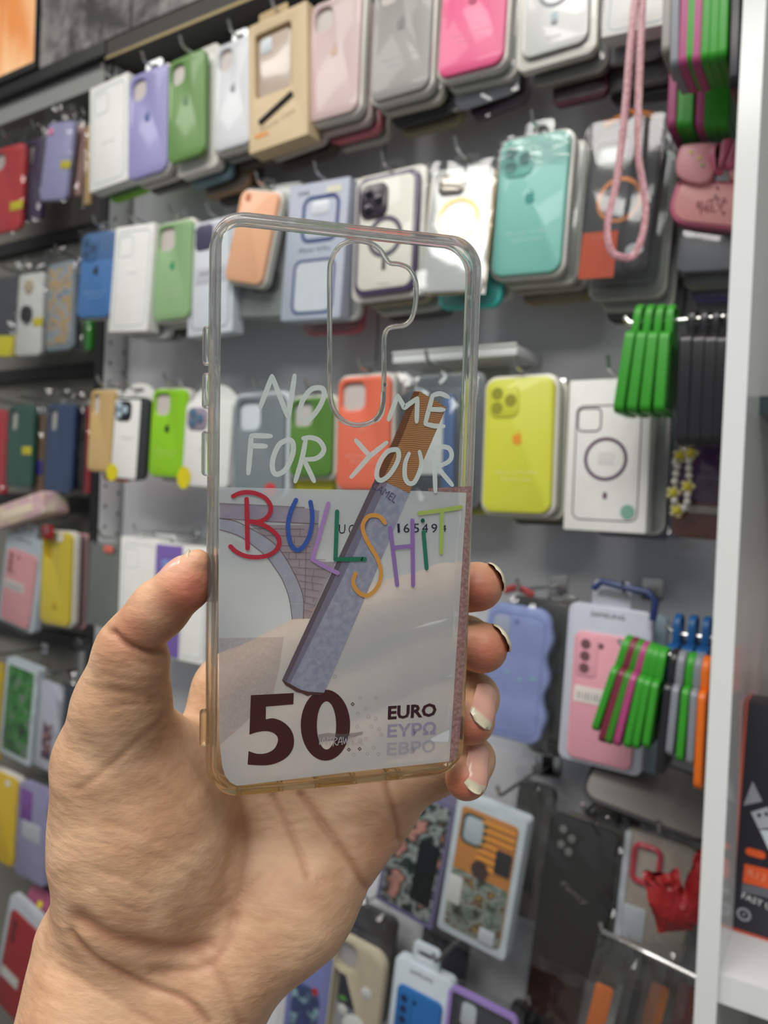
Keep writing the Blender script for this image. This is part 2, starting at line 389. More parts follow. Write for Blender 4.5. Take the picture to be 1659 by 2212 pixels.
# ---- the print, in layers a few hundredths of a millimetre apart on the back plate
def film(name, rgb, alpha, rgb2=None, sc=40, glow=0.35):
    m = bpy.data.materials.new(name); m.use_nodes = True; nt = m.node_tree; nt.nodes.remove(nt.nodes['Principled BSDF'])
    tc = nt.nodes.new('ShaderNodeTexCoord'); nz = nt.nodes.new('ShaderNodeTexNoise'); nz.inputs['Scale'].default_value = sc; nz.inputs['Detail'].default_value = 3
    nt.links.new(tc.outputs['Object'], nz.inputs['Vector'])
    cr = nt.nodes.new('ShaderNodeValToRGB'); cr.color_ramp.elements[0].position = 0.40; cr.color_ramp.elements[0].color = lin(rgb)
    cr.color_ramp.elements[1].position = 0.62; cr.color_ramp.elements[1].color = lin(rgb2 or rgb); nt.links.new(nz.outputs[0], cr.inputs[0])
    df = nt.nodes.new('ShaderNodeBsdfDiffuse'); tl = nt.nodes.new('ShaderNodeBsdfTranslucent'); tr = nt.nodes.new('ShaderNodeBsdfTransparent'); gl = nt.nodes.new('ShaderNodeBsdfGlossy')
    gl.inputs['Roughness'].default_value = 0.12
    nt.links.new(cr.outputs[0], df.inputs[0]); nt.links.new(cr.outputs[0], tl.inputs[0])
    a = nt.nodes.new('ShaderNodeMixShader'); a.inputs[0].default_value = glow; nt.links.new(df.outputs[0], a.inputs[1]); nt.links.new(tl.outputs[0], a.inputs[2])
    b = nt.nodes.new('ShaderNodeMixShader'); b.inputs[0].default_value = alpha; nt.links.new(tr.outputs[0], b.inputs[1]); nt.links.new(a.outputs[0], b.inputs[2])
    fr = nt.nodes.new('ShaderNodeFresnel'); c = nt.nodes.new('ShaderNodeMixShader'); nt.links.new(fr.outputs[0], c.inputs[0]); nt.links.new(b.outputs[0], c.inputs[1]); nt.links.new(gl.outputs[0], c.inputs[2])
    nt.links.new(c.outputs[0], nt.nodes['Material Output'].inputs[0]); MATS[name] = m; return m
def lay(name, pts, level, m, holes=(), tri=False):
    y = 0.0001 - 0.00005 * level
    loops = [pts] + list(holes); P = [p for l in loops for p in l]
    tri_ = tessellate_polygon([[Vector((p[0], p[1], 0)) for p in l] for l in loops])
    return link_mesh(name, [(p[0], y, p[1]) for p in P], [tuple(t) for t in tri_], m, case, recalc=False)
def stroke(name, lines, w, level, m, taper=0.0):
    """pen strokes with round ends; w in metres; every line is a smooth path"""
    y = 0.0001 - 0.00005 * level; V, Fc = [], []
    for k, ln in enumerate(lines):
        closed = ln[0] == ln[-1] and len(ln) > 3
        pts = [Vector(p) for p in (spline(ln[:-1], 6, True) if closed else spline(ln, 6))]; n = len(pts); s = len(V); yy = y - 0.00002 * k
        for i, p in enumerate(pts):
            a = pts[i - 1] if (i or closed) else p; b_ = pts[(i + 1) % n] if (i < n - 1 or closed) else p
            t = (b_ - a).normalized(); nn = Vector((-t.y, t.x)); f = i / max(1, n - 1)
            hw = w / 2 * (1 - taper * (abs(2 * f - 1) ** 4 if not closed else 0))
            V += [(p.x + nn.x * hw, yy, p.y + nn.y * hw), (p.x - nn.x * hw, yy, p.y - nn.y * hw)]
        for i in range(n if closed else n - 1):
            j = (i + 1) % n; Fc.append((s + 2 * i, s + 2 * i + 1, s + 2 * j + 1, s + 2 * j))
        if not closed:
            for p in (pts[0], pts[-1]):
                q = len(V); hw = w / 2 * (1 - taper)
                V += [(p.x + hw * math.cos(t), yy - 0.00001, p.y + hw * math.sin(t)) for t in [math.pi * i / 6 for i in range(12)]]; Fc.append(tuple(range(q, q + 12)))
    return link_mesh(name, V, Fc, m, case, recalc=False)
px = 0.222 / FPX
M_film = film('note_film', (222, 230, 235), 0.66, (232, 236, 235), 30)
M_pinkedge = film('note_edge_weave', (158, 118, 116), 0.90, (188, 152, 148), 900)
C_ = lambda L: [cp(*p) for p in L]
corner = C_([(480, 1655), (486, 1675), (497, 1690), (512, 1698)])
lay('note_film', C_([(473, 1052), (700, 1057), (925, 1061), (1008, 1064), (990, 1350), (971, 1645), (740, 1670), (561, 1692)]) + corner[::-1] + C_([(474, 1600), (472, 1350)]), 0, M_film)
lay('note_edge_strip', C_([(925, 1055), (1019, 1050), (1010, 1300), (1002, 1450), (992, 1610), (985, 1641), (971, 1645), (990, 1350), (1008, 1064), (925, 1061)]), 1, M_pinkedge)
# bridge drawn on the note
z6 = lambda L: zoomed(L, 5.53, 480, 1040)
M_band = film('bridge_band_print', (170, 160, 182), 0.72, (182, 172, 190), 200); M_vous = film('arch_block_print', (180, 182, 200), 0.8, (190, 192, 208), 300)
M_brk = film('bridge_brick_print', (172, 156, 166), 0.72, (184, 168, 176), 260); M_line = ink('fine_print_line', (112, 88, 92), 0.85)
lay('bridge_band', z6([(-30, 268), (1000, 318), (1160, 350), (1150, 520), (560, 480), (-30, 440)]), 1, M_band)
lay('bridge_wall', z6([(330, 515), (1150, 520), (1160, 640), (1060, 930), (1230, 960), (1360, 960), (1050, 1640), (972, 1640), (970, 1400), (920, 1230), (850, 1080), (760, 920), (640, 760), (480, 640)]), 1, M_brk)
arc_o = spline(z6([(-30, 440), (150, 470), (300, 540), (480, 640), (640, 760), (760, 920), (850, 1080), (920, 1230), (970, 1400), (968, 1640)]), 4)
arc_i = spline(z6([(-30, 575), (140, 625), (270, 690), (400, 790), (530, 900), (620, 1020), (700, 1140), (750, 1250), (800, 1400), (836, 1645)]), 4)
na = len(arc_o) - 1
for k in range(12):
    f0, f1 = k * na // 12, (k + 1) * na // 12
    o_, i_ = arc_o[f0:f1 + 1], arc_i[f0:f1 + 1]
    mid = Vector((sum(p[0] for p in o_ + i_) / len(o_ + i_), sum(p[1] for p in o_ + i_) / len(o_ + i_)))
    lay('arch_block', [tuple(mid + (Vector(p) - mid) * 0.975) for p in o_ + i_[::-1]], 2, M_vous)
stroke('bridge_lines', [arc_o[::4], arc_i[::4]] + [z6([(-30, 262), (500, 285), (980, 310)]), z6([(-30, 440), (560, 478), (1140, 505)])], 0.00022, 3, M_line)
rows = [(360, 560, 980, 570), (490, 640, 1080, 660), (640, 762, 1060, 775), (710, 843, 1050, 850), (760, 925, 1230, 935), (830, 1022, 1220, 1050), (870, 1105, 1240, 1150), (920, 1185, 1200, 1230), (950, 1275, 1160, 1310), (975, 1365, 1130, 1395), (980, 1445, 1110, 1480), (975, 1530, 1080, 1560)]
jn = [(1000, 780, 985, 1440), (930, 580, 925, 650), (760, 570, 762, 640), (880, 850, 878, 925), (920, 940, 915, 1020), (1090, 1060, 1085, 1120), (1080, 1220, 1078, 1290), (1090, 1390, 1085, 1440), (860, 660, 858, 765), (800, 850, 790, 920), (1070, 1140, 1068, 1200)]
stroke('brick_joints', [z6([(a, b_), (c, d)]) for a, b_, c, d in rows + jn], 0.00014, 3, M_line)
# faint block of fine lettering at the lower left of the note
M_micro = film('micro_lettering_print', (196, 160, 160), 0.26, (224, 206, 206), 1300)
lay('micro_lettering', C_([(473, 1378), (613, 1376), (604, 1440), (590, 1500), (560, 1530), (520, 1570), (474, 1610)]), 1, M_micro)
# cigarette
def cig_paper():
    m = film('cigarette_paper_print', (160, 165, 190), 0.90, (178, 183, 202), 520); return m
def cig_filter():
    m = film('cigarette_filter_print', (190, 140, 88), 0.98); nt = m.node_tree
    wv = nt.nodes.new('ShaderNodeTexWave'); wv.wave_type = 'BANDS'; wv.bands_direction = 'Z'; wv.inputs['Scale'].default_value = 560; wv.inputs['Distortion'].default_value = 7; wv.inputs['Detail'].default_value = 0.5; wv.inputs['Detail Scale'].default_value = 0.35
    tc = nt.nodes['Texture Coordinate']; nt.links.new(tc.outputs['Object'], wv.inputs['Vector'])
    cr = nt.nodes['Color Ramp']; cr.color_ramp.elements[0].position = 0.25; cr.color_ramp.elements[0].color = lin((148, 98, 62)); cr.color_ramp.elements[1].position = 0.7; cr.color_ramp.elements[1].color = lin((196, 146, 96))
    nt.links.new(wv.outputs[0], cr.inputs[0]); return m
M_cig, M_fil = cig_paper(), cig_filter(); M_shade = ink('cigarette_edge_print', (96, 84, 92), 0.9); M_shade2 = ink('cigarette_edge_soft_print', (124, 118, 140), 0.6)
lay('cigarette_paper', C_([(812, 1030), (884, 1064), (795, 1275), (700, 1496), (682, 1497), (650, 1490), (625, 1476), (609, 1469)]), 3, M_cig)
lay('cigarette_side', C_([(812, 1030), (824, 1034), (722, 1250), (618, 1474), (609, 1469)]), 4, M_shade)
lay('cigarette_side_soft', C_([(824, 1034), (838, 1040), (733, 1262), (626, 1477), (618, 1474)]), 4, M_shade2)
lay('cigarette_filter', C_([(894, 845), (906, 845), (964, 880), (884, 1065), (812, 1031), (850, 950)]), 4, M_fil)
lay('filter_side', C_([(894, 845), (906, 847), (868, 945), (826, 1037), (812, 1031), (850, 945)]), 5, ink('filter_edge_print', (104, 62, 44), 0.6))
tob = [(609, 1469), (618, 1473), (630, 1479), (648, 1489), (665, 1494), (700, 1496), (690, 1502), (676, 1500), (664, 1503), (652, 1497), (640, 1494), (628, 1486), (617, 1480)]
lay('tobacco_end', C_(tob), 5, ink('tobacco_print', (74, 50, 48)))
def case_text(name, body, x0, y0, x1, y1, hgt, m, level, lean=0.0, bold=0.0):
    a, b_ = Vector(cp(x0, y0)), Vector(cp(x1, y1)); c = (a + b_) / 2; d = b_ - a
    return text(case, name, body, d.length, hgt * px, 0.0001 - 0.00005 * level, m, c.x, c.y, math.atan2(d.y, d.x), lean, bold)
M_navy = ink('serial_print', (30, 34, 58)); M_euro = ink('euro_print', (52, 24, 34)); M_50 = ink('denomination_print', (64, 24, 26), 0.97)
M_eu2 = ink('euro_outline_print', (146, 142, 172), 0.75); M_eu3 = ink('euro_faint_print', (164, 164, 184), 0.45)
case_text('brand_lettering', 'CAMEL', 805, 1046, 856, 1080, 17, ink('cigarette_brand_print', (70, 70, 104), 0.75), 5)
case_text('serial_lettering', 'U', 732, 1143, 746, 1143, 20, M_navy, 2)
case_text('serial_lettering', 'C', 753, 1143, 765, 1143, 20, M_navy, 2)
for ch, x in zip('16549', (861, 878, 899, 918, 938)):
    case_text('serial_lettering', ch, x - (2.6 if ch == '1' else 6.5), 1141, x + (2.6 if ch == '1' else 6.5), 1140.5, 20, M_navy, 3)
case_text('serial_lettering', '4', 953, 1141, 964, 1141, 15, M_navy, 3)
case_text('euro_lettering', 'EURO', 838, 1540, 943, 1533, 32, M_euro, 2, 0, .035)
case_text('euro_lettering', '\u0395\u03a5\u03a1\u03a9', 837, 1579, 942, 1572, 30, M_eu2, 2, 0, .03)
case_text('euro_lettering', '\u0415\u0412\u0420\u041e', 836, 1618, 940, 1611, 30, M_eu3, 2, 0, .03)
z8 = lambda L: zoomed(L, 3.072, 480, 1440)
five = [(190, 190), (475, 175), (472, 250), (290, 265), (289, 350)]
five += spline([(289, 350), (340, 343), (400, 365), (450, 410), (475, 470), (470, 540), (430, 600), (360, 640), (280, 655), (168, 650)], 4)[1:]
five += [(175, 560)] + spline([(175, 560), (230, 578), (290, 575), (340, 550), (365, 510), (368, 470), (340, 440), (290, 428), (230, 435), (180, 452)], 4)[1:]
lay('denomination_five', z8(five), 2, M_50)
lay('denomination_zero', z8(oval(164, 236, 44, 685, 388)), 2, M_50, [z8(oval(64, 160, 40, 692, 390))])
for x, y in ((865, 248), (840, 550), (912, 545)):
    lay('diamond_mark', z8([(x, y - 13), (x + 13, y), (x, y + 13), (x - 13, y)]), 3, M_50, [z8([(x, y - 7), (x + 7, y), (x, y + 7), (x - 7, y)])])
for x, y in ((915, 207), (1020, 208), (952, 278), (900, 310), (970, 330), (1018, 345), (895, 398), (988, 397), (1042, 412), (1057, 453), (952, 478), (1006, 537), (963, 578), (1036, 580), (873, 583), (748, 65)):
    lay('ring_mark', z8(oval(12, 12, 10, x, y)), 3, ink('ring_print', (164, 150, 150), 0.6), [z8(oval(9, 9, 10, x, y))])
M_tagw = ink('graffiti_print', (176, 170, 172), 0.85)
gr = [[(650, 470), (645, 515)], [(662, 518), (672, 470), (692, 515), (700, 465)], [(700, 478), (735, 468)], [(718, 475), (712, 520)], [(735, 525), (742, 470), (762, 478), (742, 498), (760, 520)], [(765, 518), (785, 465), (795, 515)], [(770, 500), (795, 495)], [(800, 465), (808, 510), (820, 475), (826, 508), (838, 460)], [(850, 462), (832, 520)], [(862, 465), (858, 510)], [(885, 465), (860, 490), (888, 505)], [(900, 508), (905, 470), (928, 478), (908, 490), (930, 505)]]
lay('graffiti_smudge', z8([(640, 450), (700, 438), (800, 448), (935, 430), (930, 448), (850, 475), (740, 490), (650, 500), (635, 480)]), 3, film('graffiti_smudge_print', (126, 118, 124), 0.45))
stroke('graffiti_lettering', [z8(g) for g in gr], 0.00028, 5, M_tagw)
# hand drawn letters
M_w = ink('white_letter_print', (205, 214, 210), 0.90)
z7 = lambda L: zoomed(L, 5.184, 420, 740); zr = lambda L: zoomed(L, 5.184, 740, 780); zt = lambda L: zoomed(L, 4.879, 700, 1040)
def cl(L): return L + [L[0]]
def poly(*pts):                        # straight pen path: doubled points keep the corners crisp
    out = []
    for a, b_ in zip(pts[:-1], pts[1:]): out += [(a[0] + (b_[0] - a[0]) * t, a[1] + (b_[1] - a[1]) * t) for t in (0, .25, .5, .75)]
    return out + [pts[-1]]
wl_ = 0.00145
L = [(z7, [poly((735, 725), (868, 375)), poly((868, 375), (1040, 825)), poly((1120, 370), (1052, 825))], 'N'),
     (z7, [cl([(1390, 505), (1300, 530), (1215, 640), (1182, 760), (1192, 850), (1240, 885), (1330, 815), (1410, 700), (1450, 590), (1440, 525)])], 'O'),
     (zr, [[(470, 262), (478, 268)], [(450, 360), (448, 470), (440, 560), (410, 630), (370, 668)]], 'I'),
     (zr, [poly((512, 655), (615, 385)), poly((615, 385), (690, 520), (835, 415)), poly((835, 415), (826, 680))], 'M'),
     (zr, [[(1180, 402), (1090, 365), (1005, 385)], poly((1005, 385), (922, 700)), poly((922, 705), (1030, 728), (1130, 730)), poly((970, 540), (1130, 545))], 'E'),
     (z7, [poly((855, 1047), (640, 1040)), [(635, 1045), (620, 1250), (602, 1465)], poly((640, 1155), (800, 1160))], 'F'),
     (z7, [cl([(1050, 1090), (950, 1140), (890, 1260), (870, 1370), (885, 1450), (930, 1475), (1010, 1430), (1070, 1330), (1105, 1220), (1100, 1120)])], 'O'),
     (z7, [[(1215, 1072), (1300, 1064), (1390, 1095), (1446, 1180), (1425, 1250), (1350, 1300), (1230, 1308)], [(1245, 1085), (1200, 1310), (1128, 1555)], [(1230, 1325), (1290, 1450), (1338, 1552)]], 'R'),
     (zr, [poly((145, 885), (300, 1062)), poly((490, 912), (300, 1065), (95, 1298))], 'Y'),
     (zr, [cl([(580, 990), (500, 1015), (425, 1110), (385, 1220), (385, 1305), (430, 1335), (510, 1285), (585, 1180), (625, 1080), (618, 1005)])], 'O'),
     (zr, [[(742, 1035), (700, 1140), (695, 1290), (735, 1365), (800, 1355), (858, 1240), (880, 1130), (858, 1015)]], 'U'),
     (zr, [[(975, 1000), (1080, 962), (1180, 972), (1218, 1040), (1190, 1120), (1060, 1185)], poly((1020, 1015), (1036, 1460)), [(1060, 1190), (1130, 1275), (1225, 1388)]], 'R')]
for fn, lines, ch in L: stroke('white_letter', [fn(l) for l in lines], wl_, 7, M_w, 0.25)
cB, cU, cP, cG, cS, cT = [ink(n_, c_, 0.97) for n_, c_ in (('red_letter_print', (176, 38, 56)), ('blue_letter_print', (52, 84, 164)), ('lilac_letter_print', (164, 128, 186)), ('green_letter_print', (32, 112, 84)), ('orange_letter_print', (208, 148, 72)), ('lime_letter_print', (160, 182, 92)))]
wb = 0.00128
stroke('colour_letter', [z6(l) for l in ([(130, 178), (210, 140), (310, 128), (420, 150), (520, 205), (575, 290), (570, 370), (520, 440), (430, 480), (340, 478)], [(340, 478), (470, 510), (590, 580), (665, 660), (680, 740), (640, 820), (550, 880), (420, 903), (280, 890), (170, 840), (97, 775)], poly((290, 210), (302, 798)))], wb, 8, cB)
stroke('colour_letter', [z6([(880, 222), (820, 350), (785, 500), (788, 620), (820, 750), (870, 810), (930, 810), (1000, 730), (1050, 610), (1072, 470), (1070, 350), (1052, 245)])], wb, 8, cU)
stroke('colour_letter', [z6(poly((1265, 265), (1190, 530), (1110, 810), (1075, 925))), z6(poly((1075, 925), (1180, 990), (1375, 1092)))], wb, 8, cP)
stroke('colour_letter', [z6(poly((1370, 360), (1350, 930))), z6(poly((1350, 928), (1659, 925), (1700, 925)))], wb, 9, cG)
stroke('colour_letter', [zt([(640, 435), (590, 375), (530, 355), (460, 370), (415, 430), (405, 490), (430, 580), (490, 690), (555, 800), (595, 920), (590, 1030), (545, 1130), (480, 1190), (420, 1198), (355, 1160), (315, 1100), (305, 1040), (328, 972)])], wb, 8, cS)
stroke('colour_letter', [zt(poly((695, 490), (768, 1088))), zt(poly((928, 410), (935, 1093))), zt(poly((730, 697), (910, 680)))], wb, 8, ink('violet_letter_print', (138, 106, 170), 0.97))
stroke('colour_letter', [zt(poly((1045, 530), (1078, 915))), zt([(1036, 410), (1038, 414)])], wb, 8, cG)
stroke('colour_letter', [zt(poly((1002, 335), (1230, 305), (1438, 270))), zt(poly((1238, 325), (1230, 748)))], wb, 8, cT)
# ================================================================== the hand
def hand():
    H = 0.0009
    x0, x1, y0, y1, z0, z1 = -0.150, 0.052, -0.215, -0.004, 0.186, 0.306
    gx, gy, gz = np.arange(x0, x1, H, dtype=np.float32), np.arange(y0, y1, H, dtype=np.float32), np.arange(z0, z1, H, dtype=np.float32)
    GX, GY, GZ = gx[:, None, None], gy[None, :, None], gz[None, None, :]
    def P(x, y, d): return np.array([(x - CX) / FPX * d, -(y - CY) / FPX * d, d], dtype=np.float32)
    def cone(a, b):
        A, B = P(*a[:3]), P(*b[:3]); ra, rb = a[3] * a[2] / FPX, b[3] * b[2] / FPX; D = B - A; L = float(D @ D)
        h = np.clip(((GX - A[0]) * D[0] + (GY - A[1]) * D[1] + (GZ - A[2]) * D[2]) / L, 0, 1)
        return np.sqrt((GX - A[0] - D[0] * h) ** 2 + (GY - A[1] - D[1] * h) ** 2 + (GZ - A[2] - D[2] * h) ** 2) - (ra + (rb - ra) * h)
    def ball(c, rx, ry, rz, rot=0.0):
        A = P(*c); a, b = rx * c[2] / FPX, ry * c[2] / FPX; cs, sn = math.cos(rot), math.sin(rot)
        X, Y, Z = GX - A[0], GY - A[1], GZ - A[2]; X, Y = X * cs + Y * sn, -X * sn + Y * cs
        k0 = np.sqrt((X / a) ** 2 + (Y / b) ** 2 + (Z / rz) ** 2); k1 = np.sqrt((X / a ** 2) ** 2 + (Y / b ** 2) ** 2 + (Z / rz ** 2) ** 2) + 1e-9
        return k0 * (k0 - 1) / k1
    def smin(a, b, k):
        h = np.clip(0.5 + 0.5 * (b - a) / k, 0, 1); return b + (a - b) * h - k * h * (1 - h)
    def chain(pts, k):
        d = None
        for a, b in zip(pts[:-1], pts[1:]):
            c = cone(a, b); d = c if d is None else smin(d, c, k)
        return d
    W = (330, 2080, .256, 140)
    palm = chain([(500, 1500, .274, 80), W], .01)
    for q in ((620, 1565, .278, 82), (725, 1645, .276, 80), (808, 1735, .270, 74)): palm = smin(palm, cone(q, W), .010)
    palm = smin(palm, chain([(806, 1765, .268, 72), (640, 1955, .256, 112), (495, 2080, .250, 132)], .01), .010)
    palm = smin(palm, cone((225, 2045, .255, 145), (175, 2460, .236, 190)), .010)
    palm = smin(palm, cone((425, 2095, .255, 140), (365, 2500, .236, 190)), .010)
    palm = smin(palm, ball((330, 1790, .2475), 178, 262, .0235, 0.12), .008)
    palm = smin(palm, chain([(262, 1530, .234, 98), (252, 1650, .242, 122), (285, 1800, .249, 160), (300, 1900, .251, 176)], .008), .008)
    thumb = chain([(427, 1213, .2165, 28), (400, 1262, .2175, 52), (345, 1315, .2205, 58), (277, 1388, .2245, 63)], .004)
    prox = chain([(282, 1432, .2275, 84), (264, 1530, .234, 96)], .004)
    thumb = smin(thumb, prox, .0035)
    fingers = None
    for ch in ([(500, 1490, .274, 74), (775, 1330, .273, 62), (965, 1275, .267, 54), (1032, 1267, .2505, 54)],
               [(620, 1560, .278, 74), (870, 1425, .281, 60), (1005, 1388, .271, 54), (1042, 1399, .2525, 55)],
               [(725, 1640, .276, 72), (915, 1530, .281, 57), (1024, 1507, .267, 50), (1017, 1557, .2515, 52)],
               [(808, 1735, .270, 68), (935, 1665, .273, 54), (1020, 1640, .262, 45), (1008, 1682, .2510, 47)]):
        f = chain(ch, .004); fingers = f if fingers is None else smin(fingers, f, .0012)
    d = smin(palm, fingers, .007); d = smin(d, thumb, .006)
    d[0] = d[-1] = 1; d[:, 0] = d[:, -1] = 1; d[:, :, 0] = d[:, :, -1] = 1
    # surface nets
    s = d < 0; nx, ny, nz = d.shape
    acc = np.zeros((nx - 1, ny - 1, nz - 1, 3), np.float32); cnt = np.zeros((nx - 1, ny - 1, nz - 1), np.float32)
    c0 = s[:-1, :-1, :-1].astype(np.int8); tot = np.zeros_like(c0)
    for i in (0, 1):
        for j in (0, 1):
            for k in (0, 1): tot += s[i:nx - 1 + i, j:ny - 1 + j, k:nz - 1 + k]
    act = (tot > 0) & (tot < 8); ia = np.argwhere(act)
    V = np.zeros((len(ia), 3)); n = np.zeros(len(ia))
    cor = [(i, j, k) for i in (0, 1) for j in (0, 1) for k in (0, 1)]
    val = {c: d[ia[:, 0] + c[0], ia[:, 1] + c[1], ia[:, 2] + c[2]].astype(float) for c in cor}
    for a in cor:
        for ax in range(3):
            if a[ax] == 0:
                b = list(a); b[ax] = 1; b = tuple(b); va, vb = val[a], val[b]; m = (va < 0) != (vb < 0)
                t = np.where(m, va / np.where(m, va - vb, 1), 0); p = np.array(a, float)[None] + t[:, None] * (np.array(b, float) - np.array(a, float))[None]
                V += p * m[:, None]; n += m
    V = V / n[:, None] + ia; V = V * H + np.array([x0, y0, z0])
    idx = -np.ones(act.shape, np.int64); idx[tuple(ia.T)] = np.arange(len(ia))
    quads = []
    for ax in range(3):
        o = [1, 1, 1]; o[ax] = 0
        sl0 = tuple(slice(o_, d.shape[q] - 1) for q, o_ in enumerate(o)); sl1 = tuple(slice(o_ + (1 if q == ax else 0), d.shape[q] - 1 + (1 if q == ax else 0)) for q, o_ in enumerate(o))
        e = np.argwhere(s[sl0] != s[sl1]) + np.array(o); u, v = [(1, 2), (2, 0), (0, 1)][ax]
        du, dv = np.eye(3, dtype=int)[u], np.eye(3, dtype=int)[v]
        q = np.stack([idx[tuple((e - w_).T)] for w_ in (du * 0, du, du + dv, dv)], 1); flip = s[sl0][tuple((e - np.array(o)).T)]
        q[flip] = q[flip][:, ::-1]; quads.append(q)
    Q = np.concatenate(quads); Q = Q[(Q >= 0).all(1)]
    # smooth a little
    E_ = np.concatenate([Q[:, [0, 1]], Q[:, [1, 2]], Q[:, [2, 3]], Q[:, [3, 0]]]); E_ = np.concatenate([E_, E_[:, ::-1]])
    def avg(A):
        out = np.zeros_like(A); c = np.zeros(len(A)); np.add.at(out, E_[:, 0], A[E_[:, 1]]); np.add.at(c, E_[:, 0], 1); return out / np.maximum(c, 1)[:, None]
    for _ in range(3): V = V * 0.4 + avg(V) * 0.6
    def vnorm(V):
        a = V[Q[:, 2]] - V[Q[:, 0]]; b = V[Q[:, 3]] - V[Q[:, 1]]; fn = np.cross(a, b); N = np.zeros_like(V)
        for k in range(4): np.add.at(N, Q[:, k], fn)
        return N / (np.linalg.norm(N, axis=1)[:, None] + 1e-12)
    N = vnorm(V)
    # make normals point outwards
    if np.sum(N * (V - V.mean(0))) < 0: N = -N; Q = Q[:, ::-1]
    SX, SY = CX + FPX * V[:, 0] / V[:, 2], CY - FPX * V[:, 1] / V[:, 2]
    facing = np.clip(-N[:, 2] * 2.0, 0, 1)
    def crease(pts, depth, width, vis=True):
        pl = np.array(spline(pts, 6)); best = np.full(len(V), 1e9)
        for a, b in zip(pl[:-1], pl[1:]):
            dx, dy = b - a; t = np.clip(((SX - a[0]) * dx + (SY - a[1]) * dy) / (dx * dx + dy * dy + 1e-9), 0, 1)
            best = np.minimum(best, np.hypot(SX - a[0] - t * dx, SY - a[1] - t * dy))
        return np.exp(-(best / width) ** 2) * depth * facing
    D = np.zeros(len(V)); LN = np.zeros(len(V))
    th = (V[:, 2] < 0.262)
    for pts, dp, wd in (
        ([(244, 1366), (262, 1386), (292, 1401), (330, 1409), (374, 1404)], 1.7, 7.5), ([(225, 1345), (250, 1392), (300, 1425), (345, 1440), (372, 1432)], .35, 6),
        ([(240, 1490), (300, 1502), (362, 1512)], .3, 6), ([(230, 1530), (290, 1522), (356, 1518)], .25, 5), ([(225, 1455), (290, 1470), (370, 1462)], .2, 5),
        ([(362, 1520), (345, 1560), (300, 1600), (230, 1660), (170, 1705)], .45, 8), ([(352, 1545), (380, 1590), (450, 1600)], .25, 8),
        ([(505, 1985), (490, 2040), (440, 2090), (330, 2100)], .7, 12), ([(510, 1700), (535, 1790), (530, 1880), (505, 1985)], .6, 14),
        ([(590, 1715), (640, 1820), (665, 1890)], .8, 7.5), ([(650, 1715), (720, 1810), (765, 1870), (792, 1920)], 1.3, 8), ([(835, 1690), (855, 1760), (862, 1815)], .9, 8),
        ([(215, 1930), (270, 1958), (300, 1966)], .3, 6), ([(210, 1880), (260, 1895), (330, 1930)], .25, 6), ([(170, 1985), (260, 2035), (380, 2052), (450, 2040)], 1.6, 20),
        ([(150, 2015), (210, 2075), (320, 2130), (400, 2160), (450, 2212)], 1.0, 9), ([(130, 2090), (250, 2160), (330, 2212)], .35, 9), ([(430, 2070), (480, 2120), (520, 2212)], .5, 12),
        ([(400, 1620), (440, 1680), (470, 1730)], .2, 6), ([(330, 1690), (400, 1740), (450, 1800)], .2, 6), ([(200, 1760), (300, 1800), (420, 1850)], .18, 7), ([(230, 1830), (330, 1850), (440, 1905)], .2, 7),
        ([(560, 1740), (600, 1780), (690, 1770)], .2, 5), ([(480, 1960), (520, 1930), (560, 1890)], .3, 7), ([(985, 1690), (960, 1700), (945, 1705)], .5, 6)):
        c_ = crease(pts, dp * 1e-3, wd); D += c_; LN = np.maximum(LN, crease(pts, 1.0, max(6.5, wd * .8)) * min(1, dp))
    # low lumps and a fine net of skin lines
    D += 0.00022 * (np.sin(SX * .031 + np.sin(SY * .017) * 2) * np.sin(SY * .027 + np.sin(SX * .013) * 2)) * facing
    lap = avg(D[:, None])[:, 0]; D = D * .5 + lap * .5; LN = LN * .5 + avg(LN[:, None])[:, 0] * .5
    V = V - N * D[:, None]
    red = np.zeros(len(V))
    for x, y, dd, rr in ((420, 1285, .212, 75), (1030, 1285, .245, 60), (1045, 1415, .247, 60), (1025, 1575, .245, 48), (1000, 1700, .245, 52), (1062, 1262, .25, 40), (1075, 1400, .25, 40), (790, 1800, .262, 60), (300, 1360, .216, 60)):
        A = P(x, y, dd); q = np.linalg.norm(V - A, axis=1) / (rr * dd / FPX); red = np.maximum(red, np.exp(-q * q) * (0.55 if x in (790, 300) else 1))
    Wd = np.array([R[:], U[:], F[:]])
    X = V @ Wd + np.array(EYE[:])
    me = bpy.data.meshes.new('hand'); me.from_pydata(X.tolist(), [], Q.tolist())
    me.polygons.foreach_set('use_smooth', [True] * len(me.polygons))
    at_ = me.attributes.new('flush', 'FLOAT', 'POINT'); at_.data.foreach_set('value', red.astype(np.float32)); at_ = me.attributes.new('line', 'FLOAT', 'POINT'); at_.data.foreach_set('value', LN.astype(np.float32))
    m = bpy.data.materials.new('skin'); m.use_nodes = True; nt = m.node_tree; b = nt.nodes['Principled BSDF']
    a_ = nt.nodes.new('ShaderNodeAttribute'); a_.attribute_name = 'flush'
    tc = nt.nodes.new('ShaderNodeTexCoord'); n1 = nt.nodes.new('ShaderNodeTexNoise'); n1.inputs['Scale'].default_value = 55; n1.inputs['Detail'].default_value = 4
    n2 = nt.nodes.new('ShaderNodeTexVoronoi'); n2.feature = 'DISTANCE_TO_EDGE'; n2.inputs['Scale'].default_value = 1500
    mp = nt.nodes.new('ShaderNodeMapping'); mp.inputs['Rotation'].default_value = (0.2, 0.5, 0.6); mp.inputs['Scale'].default_value = (1, 1, 1.5)
    n3 = nt.nodes.new('ShaderNodeTexNoise'); n3.inputs['Scale'].default_value = 210; n3.inputs['Detail'].default_value = 6
